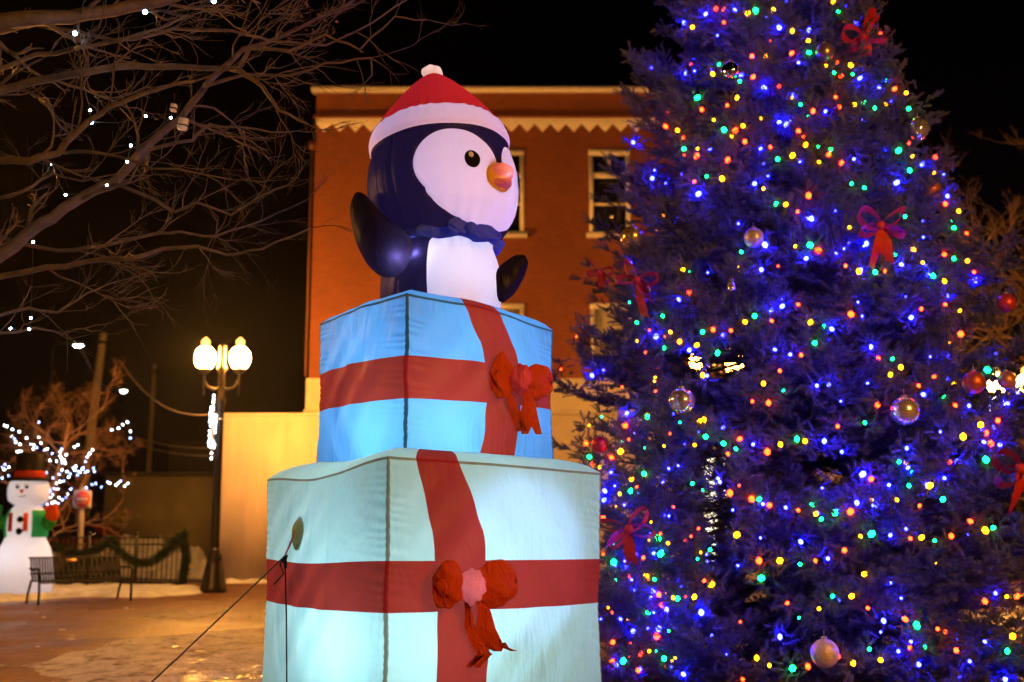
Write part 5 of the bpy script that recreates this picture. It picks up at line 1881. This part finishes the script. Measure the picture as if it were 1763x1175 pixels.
for pts, r0, r1, y0, y1 in LIMBS:
    n_ = len(pts)
    Ys = np.linspace(y0, y1, n_) + rrt.normal(size=n_) * 0.06
    w = np.array([P(a, b_, Y) for (a, b_), Y in zip(pts, Ys)])
    # densify with small kinks
    q_ = []
    for a, b_ in zip(w, w[1:]):
        for t in (0, 0.33, 0.66): q_.append(a + (b_ - a) * t + rrt.normal(size=3) * 0.006)
    q_.append(w[-1]); w = np.array(q_)
    if pts[0][0] < 0:
        w = np.concatenate([[np.array((-6.2, 9.6, max(2.4, w[0][2] - 0.6)))], w])
    rad = np.linspace(r0, r1, len(w)) / 1983 * 9.3
    br.tube(w, rad, 8 if r0 > 5 else 5)
    m = len(w)
    cnt = int(m * 0.42)
    for i in range(cnt):
        j = rrt.integers(1, m - 1)
        dv = w[j + 1] - w[j - 1]; dv /= np.linalg.norm(dv)
        s_ = np.cross(dv, rrt.normal(size=3)); s_ /= np.linalg.norm(s_)
        s_[2] += 0.15
        twig(tw, w[j], dv * 0.8 + s_ * rrt.uniform(0.5, 1.0), rrt.uniform(0.25, 0.75), max(0.004, rad[j] * 0.4), 2 if rrt.random() < 0.75 else 1, rrt, 0.02)
    twig(tw, w[-1], w[-1] - w[-2], 0.35, rad[-1] * 0.8, 2, rrt)
br.build('limbs', M['bark'], TREE1, True)
tw.build('twigs', M['bark'], TREE1)
# dead leaves left on a twig end
dl = MB(); c = P(540, 32, 10.2)
for k in range(70):
    p = c + rrt.normal(size=3) * np.array((0.16, 0.1, 0.12)); u = rrt.normal(size=3); u /= np.linalg.norm(u); v = np.cross(u, rrt.normal(size=3)); v /= np.linalg.norm(v)
    dl.add([p - u * 0.03, p + v * 0.016, p + u * 0.03, p - v * 0.016], [(0, 1, 2, 3)])
dl.build('dead_leaves', mat('dead_leaf', (0.10, 0.05, 0.02), 0.8), TREE1)

BS = bulb_mesh(0.021, emit('near_white_bulb', (0.50, 0.74, 1.0), 40))
BT = bulb_mesh(0.0115, BS.materials[0])
pts = [(250, 21), (368, 2), (129, 58), (155, 190), (157, 210), (251, 200), (294, 203), (225, 251), (219, 279), (184, 319), (113, 336), (89, 282), (55, 277), (57, 417), (53, 548), (50, 567), (18, 566)]
big = {(157, 210), (55, 277), (368, 2), (250, 21), (129, 58)}
light_string('light_string', 'sparse string of white bulbs in the bare tree nearest the camera', [P(x, y, 8.9 + 0.02 * (i % 5)) for i, (x, y) in enumerate(pts)], [BS if q in big else BT for q in pts], wire_r=0.003)
for (px, py), lab, s_ in (((315, 214), 'small white box tied on a limb of the bare tree, the larger of two', 1.0), ((299, 186), 'small white tag hanging above the larger box in the bare tree', 0.6)):
    c = P(px, py, 9.4)
    root = thing('cord_box', lab, 'plug box', c)
    q = MB(); Mr = np.array(Matrix.Rotation(0.15, 3, 'Y'))
    q.box(c, (0.075 * s_, 0.05, 0.10 * s_), M=Mr); q.build('box', M['white_paint'], root)
    q = MB(); q.box(c - UP * 0.012 * s_, (0.079 * s_, 0.054, 0.012), M=Mr); q.tube([c + UP * 0.05 * s_, c + UP * 0.13], 0.004, 5); q.build('strap', M['cord'], root)


def bare_tree(x, y, H, label, m_, seed, levels=4, nb=9, zmin=0.22, spread=0.8, lean=(0, 0), tr_=None):
    rr = np.random.default_rng(seed)
    root = thing('bare_tree', label, 'tree', (x, y, 0))
    o = np.array((x, y, 0.0))
    t = MB()
    top = o + np.array((lean[0], lean[1], H * 0.72))
    path = np.array([o + (top - o) * s_ + np.array((0.08 * math.sin(5 * s_ + seed), 0.06 * math.cos(4 * s_), 0)) for s_ in np.linspace(-0.02, 1, 9)])
    rad = np.linspace(0.026 * H * 0.5, 0.009 * H * 0.5, 9)
    t.tube(path, rad, 10); t.build('trunk', m_, root, True)
    b_ = MB()
    for k in range(nb):
        s_ = zmin + (0.98 - zmin) * k / (nb - 1)
        j = s_ * 8
        p = path[int(min(7, j))] + (path[int(min(7, j)) + 1] - path[int(min(7, j))]) * (j - int(min(7, j)))
        a = k * 2.4 + rr.normal() * 0.3
        d = np.array((math.cos(a) * spread, math.sin(a) * spread, rr.uniform(0.5, 0.9)))
        twig(b_, p, d, H * rr.uniform(0.30, 0.42) * (1.05 - 0.4 * s_), 0.0052 * H * (1.1 - 0.5 * s_), levels, rr, 0.035, 0.9)
    b_.build('crown', m_, root)
    return root


t2 = P(70, 900, 29.0)
bare_tree(t2[0], 29.0, 5.6, 'bare orange lit tree behind the snowman with strings of white bulbs', M['bark_warm'], 3, 5, 15, 0.25, 0.95, (0.5, 0))
t3 = P(1800, 900, 26.0)
bare_tree(t3[0], 26.0, 11.0, 'pale bare tree at the picture edge beyond the spruce', mat('bark_pale', (0.34, 0.22, 0.13), 0.85, 0, 9), 9, 5, 17, 0.22, 0.85)

ZB = [(25,107),(40,113),(70,130),(107,143),(65,167),(80,182),(88,202),(112,213),(117,252),(98,255),(102,284),(218,88),(150,178),(218,175),(230,207),(172,213),(188,217),(187,240),(207,232),(250,245),(265,240),(293,265),(280,303),(347,240),(338,255),(338,275),(372,272),(340,283),(348,298),(360,300),(348,318),(367,320),(318,308),(418,228),(438,217),(520,245),(503,265),(490,283),(480,310),(28,327),(12,343),(50,342),(25,355),(47,390),(12,403),(38,415),(95,365),(348,357),(375,367),(333,382),(395,380),(385,398),(410,345),(425,338),(420,358),(437,363),(450,370),(468,345),(462,352),(435,387),(480,370),(492,365),(525,348),(530,366),(297,402),(317,432),(337,423),(357,420),(262,372),(260,448),(280,465),(305,463),(325,466),(398,465),(380,493),(368,513),(350,525),(332,513),(283,480),(297,495),(263,512),(285,512),(305,537),(293,543),(265,550),(235,552),(327,545),(468,458),(485,457),(517,440),(537,433),(570,452),(605,425),(617,432),(650,442),(665,430),(678,420),(700,448),(718,433)]
ZC = [(628,132),(665,122),(690,103),(715,88),(733,140),(732,178)]
light_string('light_string', 'dense string of white bulbs in the low branches behind the snowman', [P(x / 3.2625, 700 + y / 3.2625, 28.3 + random.uniform(-.4, .4)) for x, y in ZB],
             [WB if random.random() < 0.68 else BB for _ in ZB], wire_r=0.006)
light_string('light_string', 'short string of white bulbs on the branch above the olive building', [P(x / 3.2625, 700 + y / 3.2625, 28.6) for x, y in ZC],
             [WB, WB, WB, WB, WB, BB], wire_r=0.006)

# ------------------------------------------------------------------ thin haze added to imitate lens bloom round the lamps
hz = bpy.data.materials.new('haze')
hz.use_nodes = True
hz.node_tree.nodes.clear()
ho = hz.node_tree.nodes.new('ShaderNodeOutputMaterial')
hv = hz.node_tree.nodes.new('ShaderNodeVolumePrincipled')
hv.inputs['Color'].default_value = (0.95, 0.95, 0.95, 1)
hv.inputs['Density'].default_value = 0.00016
hv.inputs['Anisotropy'].default_value = 0.86
hz.node_tree.links.new(hv.outputs[0], ho.inputs['Volume'])
q = MB(); q.box((0, 110, 7.5), (330, 320, 17))
tag(q.build('haze', hz), kind='stuff')
